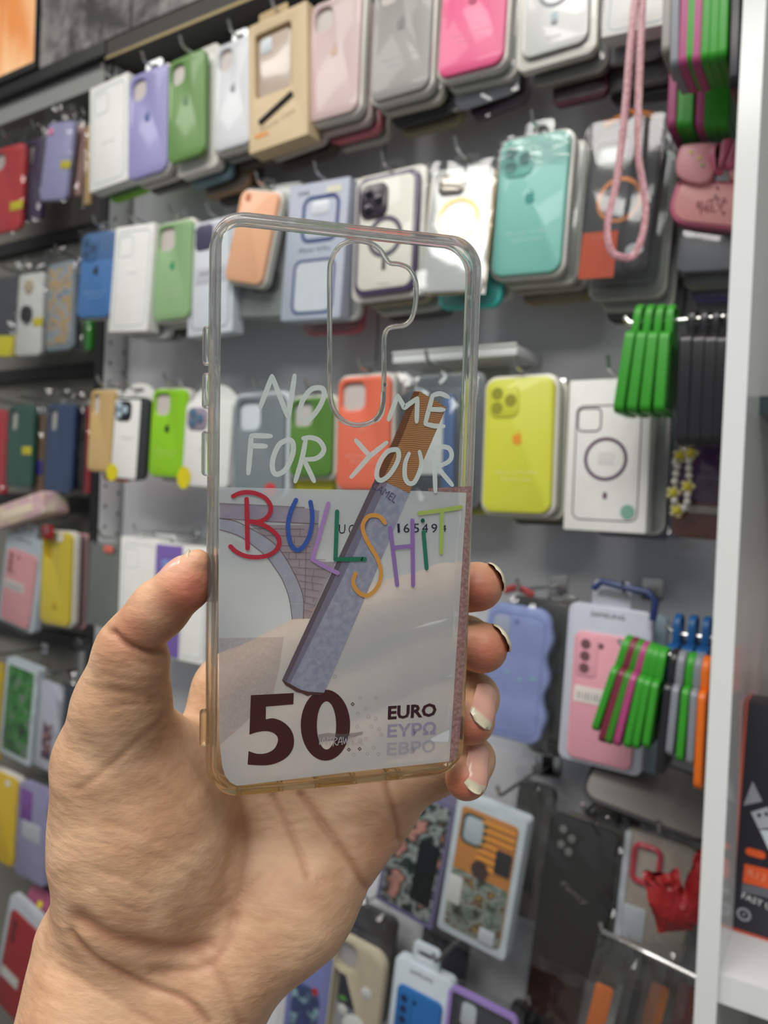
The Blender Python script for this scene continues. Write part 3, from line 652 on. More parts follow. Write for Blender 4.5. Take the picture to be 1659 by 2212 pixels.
    mp3 = nt.nodes.new('ShaderNodeMapping'); mp3.inputs['Rotation'].default_value = (0.3, 0.6, 0.4); mp3.inputs['Scale'].default_value = (0.45, 1, 1.5)
    for q in (n1,): nt.links.new(tc.outputs['Object'], q.inputs['Vector'])
    nt.links.new(tc.outputs['Object'], mp.inputs[0]); nt.links.new(mp.outputs[0], n2.inputs['Vector']); nt.links.new(tc.outputs['Object'], mp3.inputs[0]); nt.links.new(mp3.outputs[0], n3.inputs['Vector'])
    cr = nt.nodes.new('ShaderNodeValToRGB'); cr.color_ramp.elements[0].position = 0.32; cr.color_ramp.elements[0].color = lin((188, 144, 111)); cr.color_ramp.elements[1].position = 0.68; cr.color_ramp.elements[1].color = lin((219, 179, 144))
    nt.links.new(n1.outputs[0], cr.inputs[0])
    mx = nt.nodes.new('ShaderNodeMix'); mx.data_type = 'RGBA'; mx.inputs[7].default_value = lin((196, 108, 86))
    ml = nt.nodes.new('ShaderNodeMath'); ml.operation = 'MULTIPLY'; ml.inputs[1].default_value = 0.9
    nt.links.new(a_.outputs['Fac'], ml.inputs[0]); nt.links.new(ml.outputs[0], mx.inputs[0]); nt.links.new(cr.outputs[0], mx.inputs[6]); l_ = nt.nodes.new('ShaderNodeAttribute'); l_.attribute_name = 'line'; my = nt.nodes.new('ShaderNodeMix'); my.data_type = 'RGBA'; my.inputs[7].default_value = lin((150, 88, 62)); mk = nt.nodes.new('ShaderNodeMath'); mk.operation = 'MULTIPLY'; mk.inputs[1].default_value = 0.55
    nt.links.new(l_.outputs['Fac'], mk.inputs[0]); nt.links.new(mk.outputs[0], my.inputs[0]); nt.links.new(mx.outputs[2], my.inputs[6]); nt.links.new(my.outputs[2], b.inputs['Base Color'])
    b.inputs['Subsurface Weight'].default_value = 0.25; b.inputs['Subsurface Radius'].default_value = (1.0, 0.35, 0.18); b.inputs['Subsurface Scale'].default_value = 0.0025
    b.inputs['Roughness'].default_value = 0.48; b.inputs['Specular IOR Level'].default_value = 0.4
    mr = nt.nodes.new('ShaderNodeMapRange'); mr.inputs[2].default_value = 0.12; nt.links.new(n2.outputs['Distance'], mr.inputs[0])
    b1 = nt.nodes.new('ShaderNodeBump'); b1.inputs['Strength'].default_value = 0.10; b1.inputs['Distance'].default_value = 0.00025; nt.links.new(mr.outputs[0], b1.inputs['Height'])
    b2 = nt.nodes.new('ShaderNodeBump'); b2.inputs['Strength'].default_value = 0.45; b2.inputs['Distance'].default_value = 0.0012; nt.links.new(n3.outputs[0], b2.inputs['Height']); nt.links.new(b1.outputs[0], b2.inputs['Normal'])
    nt.links.new(b2.outputs[0], b.inputs['Normal'])
    me.materials.append(m)
    o = bpy.data.objects.new('hand', me); COL.objects.link(o)
    tag(o, 'left hand and bare wrist gripping the clear phone case from behind', 'hand')
    # nails
    mn = bpy.data.materials.new('nail'); mn.use_nodes = True; nt = mn.node_tree; b = nt.nodes['Principled BSDF']
    ua = nt.nodes.new('ShaderNodeAttribute'); ua.attribute_name = 'along'; cr = nt.nodes.new('ShaderNodeValToRGB')
    e = cr.color_ramp.elements; e[0].position = 0.0; e[0].color = lin((214, 168, 150)); e[1].position = 1.0; e[1].color = lin((216, 206, 178))
    k = cr.color_ramp.elements.new(0.80); k.color = lin((214, 162, 146)); k = cr.color_ramp.elements.new(0.86); k.color = lin((214, 204, 176))
    nt.links.new(ua.outputs['Fac'], cr.inputs[0]); nt.links.new(cr.outputs[0], b.inputs['Base Color']); b.inputs['Roughness'].default_value = 0.22
    def C3(v): return Vector((v[0], v[1], v[2]))
    def nail(x, y, d, rpx, nrm, ln, wid, leng, lift=0.0):
        c = C3(P(x, y, d)); r = rpx * d / FPX; nrm = Vector(nrm).normalized(); ln = Vector(ln); ln = (ln - nrm * ln.dot(nrm)).normalized(); sd = nrm.cross(ln)
        VV, FF, al = [], [], []; nu, nv = 22, 16
        for layer, off in ((0, 0.0002), (1, -0.00025)):
            for j in range(nv + 1):
                v = j / nv
                for i in range(nu + 1):
                    u = i / nu * 2 - 1; wv = wid / 2 * (1 - 0.10 * (1 - v)) ; an = u * wv / r
                    edge = leng * (v - 0.5) + (0.0026 * (1 - u * u) if v > 0.5 else -0.0016 * (1 - u * u)) * abs(2 * v - 1)
                    e_ = max(0.0, edge); rr = r + off + lift * max(0, v - 0.3) - 0.0005 * u ** 4
                    rr -= (r - math.sqrt(max(r * r * .05, r * r - e_ * e_))) * 0.62 * (1 - 0.35 * v)
                    VV.append(c + nrm * (math.cos(an) * rr) + sd * (math.sin(an) * rr) + ln * edge); al.append(v)
        st = (nu + 1) * (nv + 1)
        for j in range(nv):
            for i in range(nu):
                q = [j * (nu + 1) + i, j * (nu + 1) + i + 1, (j + 1) * (nu + 1) + i + 1, (j + 1) * (nu + 1) + i]; FF.append(tuple(q)); FF.append(tuple(z + st for z in q[::-1]))
        bd = [i for i in range(nu + 1)] + [(nu + 1) * j + nu for j in range(1, nv + 1)] + [(nu + 1) * nv + i for i in range(nu - 1, -1, -1)] + [(nu + 1) * j for j in range(nv - 1, 0, -1)]
        for a, b_ in zip(bd, bd[1:] + bd[:1]): FF.append((a, b_, b_ + st, a + st))
        VW = [EYE + R * p.x + U * p.y + F * p.z for p in VV]
        n_ = link_mesh('fingernail', VW, FF, mn, o, 60); at2 = n_.data.attributes.new('along', 'FLOAT', 'POINT'); at2.data.foreach_set('value', al); return n_
    # camera-frame vectors: x right, y up, z away from the lens
    nail(394, 1264, .2178, 55, (-.74, .60, -.30), (.63, .78, -.08), .0118, .0140, 0.0)
    nail(1032, 1267, .2505, 54, (.86, .42, .22), (.10, .22, -1), .0120, .0120, 0.001)
    nail(1042, 1399, .2525, 55, (.84, .46, .20), (.10, .15, -1), .0120, .0120, 0.001)
    nail(1018, 1540, .2530, 51, (.66, .52, -.55), (-.35, -.62, -.70), .0115, .0120, 0.001)
    nail(1010, 1670, .2525, 46, (.52, .50, -.70), (-.28, -.80, -.5), .0105, .0115, 0.001)
    return o
hand_obj = hand()
# ================================================================== goods on the wall
CLEARM = clear('blister_plastic', (246, 248, 248), 0.08, 0.5, 0.7, 0.025)
BAGM = clear('cellophane', (247, 248, 248), 0.08, 0.7, 0.4, 0.015)
M_tray = mat('tray_ivory', (214, 212, 204), 0.3, coat=0.4)
M_card = mat('white_card', (226, 226, 222), 0.45); M_card2 = mat('cool_white_card', (206, 211, 218), 0.45)
M_grey = mat('print_grey', (150, 152, 156), 0.5); M_pale = mat('print_pale_blue', (176, 192, 198), 0.5); M_blk = mat('print_black', (38, 38, 44), 0.4)
M_lens = mat('cutout_lens', (198, 190, 184), 0.4); M_txt = mat('print_white', (232, 232, 232), 0.5); M_yel = mat('yellow_sticker', (214, 200, 24), 0.45)
_N = {}
def box_size(xt, yt, xb, yb, w, Y):
    Pt, Pb = at(xt, yt, Y), at(xb, yb, Y); yc = (yt + yb) / 2; xc = (xt + xb) / 2
    return Pt, Pb, at(xc + w / 2, yc, Y).x - at(xc - w / 2, yc, Y).x, (Pt - Pb).length
def item(name, label, xt, yt, xb, yb, w, Y=0.745, cat='phone case', group=None):
    Pt, Pb, ww, hh = box_size(xt, yt, xb, yb, w, Y)
    o = empty(name, Pb, (0, math.atan2(Pt.x - Pb.x, Pt.z - Pb.z), 0)); tag(o, label, cat, group)
    o['_s'] = 1; del o['_s']
    return o, ww, hh
APPLE = spline([(0, .30), (.10, .36), (.24, .36), (.36, .26), (.28, .12), (.28, -.06), (.40, -.20), (.30, -.40), (.16, -.50), (0, -.44), (-.16, -.50), (-.30, -.38), (-.40, -.14), (-.40, .12), (-.30, .30), (-.12, .36)], 2, True)
def fruit(o, s, y, m, cx, cz):
    plate(o, 'emblem', [(cx + p[0] * s, cz + p[1] * s) for p in APPLE], y, m)
    plate(o, 'emblem_leaf', [(cx + s * a, cz + s * b) for a, b in ((0, .42), (.04, .56), (.18, .66), (.16, .52))], y, m)
def tone(rgb, k): return tuple(max(0, min(255, int(v * k))) for v in rgb)
def muted(rgb, k=.14):
    g = sum(rgb) / 3; return tuple(v + (g - v) * k for v in rgb)
def cam_hole(w, h, kind):
    if kind == 'pill': return rrect(w * .36, h * .20, w * .14, 6, -w * .24, h * .845)
    if kind == 'square': return rrect(w * .44, w * .44, w * .12, 6, -w * .20, h - w * .31)
    if kind == 'tall': return rrect(w * .26, h * .24, w * .1, 6, -w * .27, h * .82)
def silicone(o, w, h, key, rgb, cam='pill', emblem=True, lines=None, tray=True, t=0.010, lenscol=None, border=0.0032, emb=None):
    rgb = muted(rgb); m = mat('silicone_' + key, rgb, 0.38, 0.03, coat=0.25)
    hole = cam_hole(w, h, cam) if cam in ('pill', 'square', 'tall') else None
    b = slab(o, 'case_shell', w, h, w * .16, 0, t, m, cz=h / 2, holes=[hole] if hole else (), bev=0.0024, n=6)
    if tray:
        slab(o, 'blister_tray', w + 2 * border, h + 2 * border, w * .18, t * 0.55, t + 0.007, M_tray, cz=h / 2, bev=0.0012)
    if hole:
        n2 = normals2(hole if area2(hole) > 0 else hole[::-1])
        plate(o, 'camera_opening', [(p[0] * 1.0, p[1]) for p in hole], t * 0.5, lenscol or M_lens, t=0.0003)
    if cam == 'lenses':
        q = mat('silicone_dark_' + key, tone(rgb, .72), 0.4)
        slab(o, 'camera_frame', w * .44, w * .46, w * .12, -0.0012, 0.001, mat('silicone_' + key, rgb), cx=-w * .21, cz=h - w * .31, bev=0.0005)
        for a, c in ((-.31, -.21), (-.31, -.41), (-.11, -.31)):
            plate(o, 'lens_opening', oval(w * .085, w * .085, 14, w * a, h + w * c), -0.0014, q)
    if emblem: fruit(o, w * .17, -0.0002, emb or mat('emblem_' + key, tone(rgb, .74), 0.3), 0, h * .55)
    if lines:
        mm = mat('letter_' + key, tuple(int(v + (255 - v) * .45) for v in rgb), 0.4)
        for k, s in enumerate(lines): text(o, 'lettering', s, w * (.62 if k == 0 else .44), h * .024, -0.0003, mm, 0, h * (.30 - .05 * k))
def whitebox(o, w, h, line=M_pale, ringm=None, t=0.022, m=None, square=True, ringr=.2, textlines=None):
    m = m or M_card
    slab(o, 'carton', w, h, 0.0015, 0, t, m, cz=h / 2, bev=0.0006)
    ring(o, 'printed_phone_outline', w * .84, h * .90, w * .13, w * .014, -0.0001, line, 0, h / 2)
    if square: ring(o, 'printed_camera_outline', w * .36, w * .36, w * .09, w * .012, -0.0001, line, -w * .19, h * .93 - w * .22)
    if ringm:
        plate(o, 'printed_ring', oval(w * ringr, w * ringr, 28, 0, h * .46), -0.0001, ringm, [oval(w * ringr * .82, w * ringr * .82, 28, 0, h * .46)])
        plate(o, 'printed_bar', rrect(w * .05, w * .12, w * .024, 4, 0, h * .25), -0.0001, ringm)
    for k, s in enumerate(textlines or ()): text(o, 'lettering', s, w * .36, h * .018, -0.0002, M_grey, 0, h * (.50 - .035 * k))
def crumple(o, name, w, h, y, seed, z0=0.0, amp=0.0035, bulge=0.004, nx=12, nz=18, m=None):
    rnd = random.Random(seed); V, Fc = [], []
    ph = [(rnd.uniform(60, 260), rnd.uniform(60, 240), rnd.uniform(0, 6), rnd.uniform(.3, 1)) for _ in range(7)]
    for j in range(nz + 1):
        for i in range(nx + 1):
            u, v = i / nx * 2 - 1, j / nz * 2 - 1; x, z = u * w / 2, z0 + (v + 1) / 2 * h
            d = sum(a[3] * math.sin(a[0] * x + a[1] * z + a[2]) for a in ph) / 7
            e = rnd.uniform(-.5, .5) * amp * (0.4 + 1.6 * max(0, v - .55) / .45)
            V.append((x + rnd.uniform(-1, 1) * .0006, y - bulge * (1 - u ** 4) * (1 - v ** 4) + d * amp * 2 * (0.25 + 0.75 * max(abs(u), abs(v)) ** 3) + e, z))
    for j in range(nz):
        for i in range(nx):
            a = j * (nx + 1) + i; Fc += [(a, a + 1, a + nx + 2), (a, a + nx + 2, a + nx + 1)] if rnd.random() < .5 else [(a, a + 1, a + nx + 1), (a + 1, a + nx + 2, a + nx + 1)]
    return link_mesh(name, V, Fc, m or BAGM, o, 25, recalc=False)
def behind(src, w, h, what, specs, y0=0.018, name='phone_case_package'):
    """packages further back on the same hook: spec = (colour key, rgb, dx, dz, dh)"""
    words_ = ['next package behind ', 'second package behind ', 'third package behind ', 'fourth package behind ']
    for k, (key, rgb, dx, dz, dw) in enumerate(specs):
        o = empty(name, src.location + Vector((dx, y0 + 0.0165 * k, dz)), (0, src.rotation_euler[1] + random.uniform(-.02, .02), 0))
        tag(o, words_[k] + what + ' on its hook', 'phone case')
        ww = w + dw
        slab(o, 'card_tray', ww, h + 0.004, ww * .14, 0.0025, 0.0125, mat('pack_' + key, rgb, 0.4), cz=h / 2, bev=0.0010, n=4)
        slab(o, 'clear_cover', ww - .004, h - .002, ww * .14, 0, 0.0024, CLEARM, cz=h / 2, bev=0.0008, n=4)
HOOKN = [0]
def hook(x, z, yfront, what, up_=0.010):
    o = empty('wall_hook', (x, WALL_Y, z)); tag(o, 'chrome peg hook that carries ' + what, 'hook', None)
    slab(o, 'back_plate', 0.022, 0.024, 0.002, -0.0022, -0.0002, M_chrome, bev=0.0004, n=2)
    V, Fc = [], []; L_ = WALL_Y - yfront
    tube(V, Fc, [(0, -0.002, 0), (0, -L_ + 0.012, 0.004), (0, -L_ + 0.005, 0.006), (0, -L_, 0.006 + up_)], 0.0021, 7); link_mesh('rod', V, Fc, M_chrome, o)
def hang(o, w, h, what, tab=True, tabm=None, yf=None, dz=0.010):
    """euro-hole tab on the pack and the hook through it"""
    a = o.rotation_euler[1]; top = Vector((math.sin(a), 0, math.cos(a))) * (h + dz)
    if tab:
        z = h + 0.002; V = solid(rrect(w * .42, 0.026, 0.006, 4, 0, z + .004), [(0, .0105), (0, .0115)], [rrect(w * .2, 0.006, 0.0028, 3, 0, z + 0.0085)])
        link_mesh('hang_tab', *V, tabm or CLEARM, o)
    p = o.location + top
    hook(p.x, p.z - 0.006, (yf or (o.location.y - 0.012)), what)
PIC = {}
def pattern(name, cols, scale=40, stretch=(1, 1, 1), sharp=0.06, rough=0.3):
    """blotchy printed picture in flat colours"""
    if name in MATS: return MATS[name]
    m = bpy.data.materials.new(name); m.use_nodes = True; nt = m.node_tree; b = nt.nodes['Principled BSDF']; b.inputs['Roughness'].default_value = rough
    tc = nt.nodes.new('ShaderNodeTexCoord'); mp = nt.nodes.new('ShaderNodeMapping'); mp.inputs['Scale'].default_value = stretch
    mp.inputs['Location'].default_value = (random.random(), random.random(), random.random())
    nz = nt.nodes.new('ShaderNodeTexNoise'); nz.inputs['Scale'].default_value = scale; nz.inputs['Detail'].default_value = 2
    cr = nt.nodes.new('ShaderNodeValToRGB'); cr.color_ramp.interpolation = 'EASE'
    n = len(cols); e = cr.color_ramp.elements
    while len(e) < n: e.new(0.5)
    for k, c in enumerate(cols): e[k].position = 0.32 + 0.36 * k / (n - 1); e[k].color = lin(c)
    nt.links.new(tc.outputs['Object'], mp.inputs[0]); nt.links.new(mp.outputs[0], nz.inputs['Vector']); nt.links.new(nz.outputs[0], cr.inputs[0]); nt.links.new(cr.outputs[0], b.inputs['Base Color'])
    MATS[name] = m; return m

# ------------------------------------------------------------------ top row
o, w, h = item('boxed_phone_case', 'narrow white carton with pale phone outline at left end of top row', 235, 174, 234, 402, 82)
whitebox(o, w, h, square=True); text(o, 'lettering', 'Phone Case', w * .3, h * .02, -0.0002, M_pale, 0, h * .42); hang(o, w, h, 'the narrow white carton of the top row', tab=False)
behind(o, w, h, 'the narrow white carton', [('lime', (120, 190, 20), .012, -.006, .0)], 0.024)
o, w, h = item('silicone_phone_case', 'lilac silicone phone case between white carton and green case in top row', 320, 150, 316, 378, 84)
silicone(o, w, h, 'lilac', (150, 146, 206), emb=mat('emblem_blue', (84, 96, 160), .3)); hang(o, w, h, 'the lilac case'); behind(o, w, h, 'the lilac case', [('ivory', (206, 203, 194), .004, -.003, .002), ('dim', (96, 94, 92), .006, -.006, 0)])
o, w, h = item('silicone_phone_case', 'grass green silicone phone case with glossy edge in top row', 402, 118, 400, 342, 78, .735)
silicone(o, w, h, 'grass', (104, 152, 72), tray=False, emb=mat('emblem_grass', (70, 120, 70), .3)); hang(o, w, h, 'the grass green case', tab=False)
o2, w2, h2 = item('phone_case_tray', 'white tray package hanging behind the grass green case', 428, 108, 425, 372, 86, .752); slab(o2, 'tray', w2, h2, .008, 0, .016, M_tray, cz=h2 / 2, bev=.001); slab(o2, 'tray_recess', w2 * .82, h2 * .86, .01, -.0006, .0004, M_card, cz=h2 / 2, bev=.0002)
behind(o2, w2, h2, 'the white tray in the top row', [('tealgrey', (120, 150, 160), .006, -.006, .0), ('tan', (150, 118, 84), .022, -.018, .006), ('dark', (70, 66, 62), .03, -.024, 0)])
o, w, h = item('silicone_phone_case', 'white silicone phone case between green case and beige window box', 506, 86, 500, 318, 80)
silicone(o, w, h, 'white', (214, 217, 222), emb=M_grey); hang(o, w, h, 'the white case of the top row'); behind(o, w, h, 'the white case of the top row', [('smoke', (150, 150, 148), .004, -.004, .004), ('brown', (92, 84, 74), .012, -.01, .004)])
o, w, h = item('window_box_phone_case', 'beige window box with clear case and black pen', 598, 30, 600, 312, 124, .738)
mb = mat('beige_carton', (212, 190, 152), 0.55); win = rrect(w * .64, h * .50, w * .06, 4, -w * .08, h * .66)
slab(o, 'carton', w, h, .0012, 0, .026, mb, cz=h / 2, holes=[win], bev=.0006); slab(o, 'carton_side_flap', w * .5, .014, .003, .004, .006, mat('beige_carton_dark', (186, 160, 118), .55), cx=-w * .1, cz=h + .006, bev=.0004)
slab(o, 'display_card', w * .66, h * .52, .004, .010, .0115, mat('brown_inner_card', (168, 134, 108), .5), cx=-w * .08, cz=h * .66); slab(o, 'displayed_case', w * .56, h * .47, w * .08, .004, .009, mat('frosted_case', (196, 178, 164), .2, coat=.5), cx=-w * .08, cz=h * .65, bev=.0015)
slab(o, 'displayed_camera_opening', w * .2, h * .12, w * .05, .0032, .0042, mat('pale_lens', (206, 214, 220), .3), cx=-w * .22, cz=h * .81)
V, Fc = [], []; tube(V, Fc, [(-w * .30, -.0008, h * .21), (-w * .24, -.0008, h * .225), (w * .26, -.0008, h * .345)], .0034, 8); link_mesh('printed_pen', V, Fc, M_blk, o)
text(o, 'lettering', 'Phone Case', w * .6, h * .035, -.0002, mat('print_taupe', (150, 128, 98), .5), .0, h * .185, .20); plate(o, 'orange_mark', rrect(w * .24, h * .03, .002, 3, -w * .28, h * .115), -.0002, mat('print_orange', (226, 150, 70), .5))
hang(o, w, h, 'the beige window box', tab=False, dz=.006); behind(o, w, h, 'the beige window box', [('carton', (196, 188, 176), .006, .004, 0), ('umber', (74, 60, 50), .01, -.004, 0)], .028)
o, w, h = item('silicone_phone_case', 'pale pink silicone phone case in clear tray of top row', 726, -8, 715, 252, 108)
silicone(o, w, h, 'blush', (210, 182, 180), emb=mat('emblem_gold', (196, 164, 140), .3)); behind(o, w, h, 'the pale pink case', [('blush2', (204, 184, 178), .004, -.006, .004), ('rose', (214, 120, 130), .008, -.010, .002), ('ivory2', (190, 186, 176), .010, -.013, .004)]); hang(o, w, h, 'the pale pink case')
o, w, h = item('silicone_phone_case', 'grey silicone phone case in clear tray of top row', 872, -75, 860, 205, 126)
silicone(o, w, h, 'grey', (152, 150, 146), lines=['iPhone 13 Pro Max', 'Silicone Case']); behind(o, w, h, 'the grey case of the top row', [('ivory3', (196, 192, 178), .005, -.006, .006), ('black', (40, 40, 44), .010, -.012, .004), ('gold', (150, 140, 104), .014, -.018, .004)]); hang(o, w, h, 'the grey case of the top row')
o, w, h = item('silicone_phone_case', 'hot pink silicone phone case at the top edge', 1030, -130, 1012, 152, 140)
silicone(o, w, h, 'hotpink', (246, 84, 140), lines=['iPhone 13 Pro Max', 'Silicone Case'], emb=mat('emblem_mag', (176, 44, 92), .3)); behind(o, w, h, 'the hot pink case', [('ivory4', (206, 204, 196), .006, -.006, .006)])
for k, (xo, yo, key, rgb) in enumerate(((1045, 212, 'silver', (170, 172, 180)), (1078, 235, 'plum', (70, 44, 60)))):
    q, w2, h2 = item('bagged_phone_case', ('silver bagged package showing under the hot pink case', 'dark plum bagged package under the silver one below the hot pink case')[k], 1040 + 20 * k, 0, xo, yo, 150 - 10 * k, .775 + .02 * k)
    slab(q, 'case_shell', w2 * .9, h2, .012, .002, .013, mat('bagged_' + key, rgb, .25, metal=.3), cz=h2 / 2, bev=.002); crumple(q, 'clear_bag', w2, h2 + .01, .0, 11 + k, -.004)
hang(o, w, h, 'the hot pink case')
o, w, h = item('boxed_phone_case', 'white case with grey ring in clear tray at the top edge', 1205, -160, 1195, 108, 140)
slab(o, 'case_shell', w, h, w * .15, 0, .009, mat('white_gloss', (216, 217, 216), .25, coat=.4), cz=h / 2, bev=.0022); slab(o, 'case_border', w * 1.02, h * 1.01, w * .16, .003, .0095, mat('case_border_grey', (84, 86, 90), .3), cz=h / 2, bev=.001)
plate(o, 'magnet_ring', oval(w * .27, w * .27, 28, 0, h * .50), -.0003, M_grey, [oval(w * .21, w * .21, 28, 0, h * .50)]); slab(o, 'magnet_bar', w * .10, h * .085, w * .04, -.0006, .0004, M_pale, cz=h * .265, bev=.0002); plate(o, 'magnet_bar_end', oval(w * .05, w * .03, 10, 0, h * .225), -.0008, M_grey)
text(o, 'lettering', 'Case', w * .22, h * .022, -.0003, M_grey, 0, h * .11)
slab(o, 'blister_tray', w * 1.22, h * 1.10, w * .14, .006, .018, M_tray, cz=h * .47, bev=.0015); behind(o, w * 1.15, h, 'the white case with grey ring', [('dusk', (120, 116, 110), .01, -.02, 0), ('wine', (96, 40, 60), .016, -.035, -.02)], .02)
o, w, h = item('boxed_phone_case', 'white carton cut by the top edge behind the pink strap', 1395, -130, 1372, 66, 150, .74)
whitebox(o, w, h)
q, w2, h2 = item('clear_phone_case_box', 'empty clear plastic case box under the white carton behind the strap', 1380, -90, 1352, 132, 165, .768); slab(q, 'clear_shell', w2, h2, .014, 0, .016, CLEARM, cz=h2 / 2, bev=.004); slab(q, 'grey_insert', w2 * .94, h2 * .95, .012, .005, .012, mat('grey_insert', (168, 168, 170), .4), cz=h2 / 2, bev=.001)
behind(q, w2, h2, 'the clear plastic case box', [('grey5', (126, 124, 122), .004, -.012, -.004), ('dark5', (58, 54, 52), .008, -.02, -.006)], .02)
# ------------------------------------------------------------------ second row
o, w, h = item('silicone_phone_case', 'blue silicone phone case at the left end of second row', 214, 500, 200, 686, 74)
silicone(o, w, h, 'blue', (58, 112, 176), cam='lenses', lines=['iPhone 11', 'Silicone Case'], emb=M_blk, tray=True, border=.0012); crumple(o, 'clear_wrap', w * 1.05, h * .35, -.002, 21, h * .68, .002, .001, m=BAGM); hang(o, w, h, 'the blue case')
o, w, h = item('boxed_phone_case', 'white carton between the blue and pale green cases', 292, 486, 275, 716, 84, .738)
whitebox(o, w, h, line=M_pale, square=True); text(o, 'lettering', 'Case', w * .25, h * .02, -.0002, M_pale, 0, h * .55); behind(o, w, h, 'the white carton of the second row', [('white6', (214, 214, 212), .014, -.004, .004), ('grey6', (140, 140, 140), .018, -.004, .004)], .024); hang(o, w, h, 'the white carton of the second row', tab=False)
o, w, h = item('silicone_phone_case', 'pale green silicone phone case beside the white carton', 376, 478, 368, 690, 78)
silicone(o, w, h, 'sage', (138, 180, 122), cam='square', lines=['iPhone 12 Pro', 'Silicone Case'], emb=mat('emblem_sage', (56, 150, 104), .3)); behind(o, w, h, 'the pale green case', [('ivory7', (206, 206, 198), .004, -.004, .002), ('dark7', (60, 60, 62), .01, -.012, 0)]); hang(o, w, h, 'the pale green case')
o, w, h = item('boxed_phone_case', 'pale carton with dark camera print at left edge of clear case', 458, 475, 452, 722, 96, .75)
whitebox(o, w, h, line=mat('print_slate', (98, 100, 122), .5), m=M_card2, square=False); slab(o, 'printed_camera', w * .4, w * .42, w * .1, -.0006, .0002, mat('print_indigo', (72, 68, 96), .4), cx=-w * .16, cz=h * .86); slab(o, 'printed_band', w * .7, h * .14, .002, -.0004, .0002, mat('print_lavender', (196, 196, 208), .5), cz=h * .52); text(o, 'lettering', 'XUNDD', w * .5, h * .03, -.0006, M_blk, .0, h * .54)
hang(o, w, h, 'the carton with dark camera print', tab=False)
o, w, h = item('silicone_phone_case', 'peach silicone phone case leaning above the clear case', 562, 412, 522, 610, 84, .735)
silicone(o, w, h, 'peach', (246, 176, 130), emblem=False, cam=None, tray=True); plate(o, 'camera_opening', oval(w * .08, w * .08, 12, -w * .27, h * .92), -.0002, mat('peach_dark', (206, 130, 92), .4)); hang(o, w, h, 'the peach case')
q, w2, h2 = item('clear_phone_case_box', 'clear plastic case box hanging behind the peach case', 590, 395, 562, 690, 128, .762); slab(q, 'clear_shell', w2, h2, .012, 0, .012, CLEARM, cz=h2 / 2, bev=.003); slab(q, 'insert', w2 * .9, h2 * .94, .012, .004, .010, mat('silver_insert', (176, 178, 176), .35), cz=h2 / 2, bev=.001); slab(q, 'insert_emblem', w2 * .5, h2 * .16, .01, .0035, .0042, mat('insert_dark', (110, 116, 112), .4), cz=h2 * .28)
o, w, h = item('boxed_phone_case', 'blue-grey carton with navy phone outline above the clear case', 690, 392, 668, 690, 128, .742)
slab(o, 'carton', w, h, .002, 0, .020, mat('bluegrey_carton', (176, 182, 198), .45), cz=h / 2); mnv = mat('print_navy', (44, 66, 122), .4)
ring(o, 'printed_phone_outline', w * .62, h * .34, w * .14, w * .05, -.0002, mnv, w * .06, h * .73); slab(o, 'printed_camera', w * .3, h * .10, w * .06, -.0008, .0002, mat('print_white_cam', (222, 226, 232), .3), cx=w * .05, cz=h * .81); text(o, 'lettering', 'XUNDD', w * .2, h * .03, -.0003, M_blk, -w * .25, h * .93); plate(o, 'price_sticker', rrect(w * .24, h * .05, .001, 2, w * .26, h * .93), -.0003, mat('cream_sticker', (226, 222, 204), .5))
text(o, 'lettering', 'iPhone 14 Pro', w * .52, h * .03, -.0003, M_blk, .0, h * .51); ring(o, 'printed_phone_back', w * .70, h * .40, w * .12, w * .035, -.0002, mnv, w * .02, h * .24); plate(o, 'printed_phone_face', rrect(w * .6, h * .36, w * .1, 5, w * .02, h * .24), -.0001, M_card2)
hang(o, w, h, 'the blue-grey carton', tab=False); behind(o, w, h, 'the blue-grey carton', [('white8', (214, 214, 212), .012, .004, .0), ('rose8', (190, 96, 106), .004, -.008, 0)], .022)
o, w, h = item('boxed_phone_case', 'cream case with purple rim and black camera in second row', 836, 375, 826, 630, 126, .74)
slab(o, 'case_border', w * 1.05, h * 1.02, w * .16, .0018, .0105, mat('purple_rim', (74, 62, 92), .25, coat=.4), cz=h / 2, bev=.0015); slab(o, 'case_shell', w * .92, h * .94, w * .13, .0006, .009, mat('cream_back', (222, 220, 208), .3, coat=.3), cz=h / 2, bev=.001)
slab(o, 'camera_block', w * .46, w * .50, w * .13, -.002, .001, mat('camera_black', (52, 48, 58), .2), cx=-w * .2, cz=h - w * .36, bev=.0008)
for a, c in ((-.28, -.24), (-.28, -.48), (-.10, -.36)): slab(o, 'camera_lens', w * .15, w * .15, w * .074, -.0034, -.0018, mat('lens_glass', (34, 30, 44), .08), cx=w * a, cz=h + w * c, bev=.0004)
plate(o, 'magnet_ring', oval(w * .30, w * .30, 30, 0, h * .47), .0002, mat('ring_slate', (92, 88, 104), .4), [oval(w * .23, w * .23, 30, 0, h * .47)]); slab(o, 'magnet_bar', w * .06, h * .11, w * .025, -.0002, .0007, M_blk, cz=h * .24, bev=.0002); text(o, 'lettering', 'Case', w * .2, h * .02, .0003, M_grey, 0, h * .07)
slab(o, 'blister_tray', w * 1.22, h * 1.10, w * .14, .008, .018, M_tray, cz=h * .5, bev=.0015); behind(o, w * 1.12, h, 'the cream case with purple rim', [('sand', (160, 150, 124), .006, -.008, .004), ('iv9', (190, 188, 180), .012, -.014, .004), ('dk9', (72, 66, 60), .016, -.018, .002)], .02); hang(o, w, h, 'the cream case with purple rim')
o, w, h = item('bagged_phone_case', 'shiny white case with gold ring glaring in the light', 992, 345, 972, 628, 128, .722)
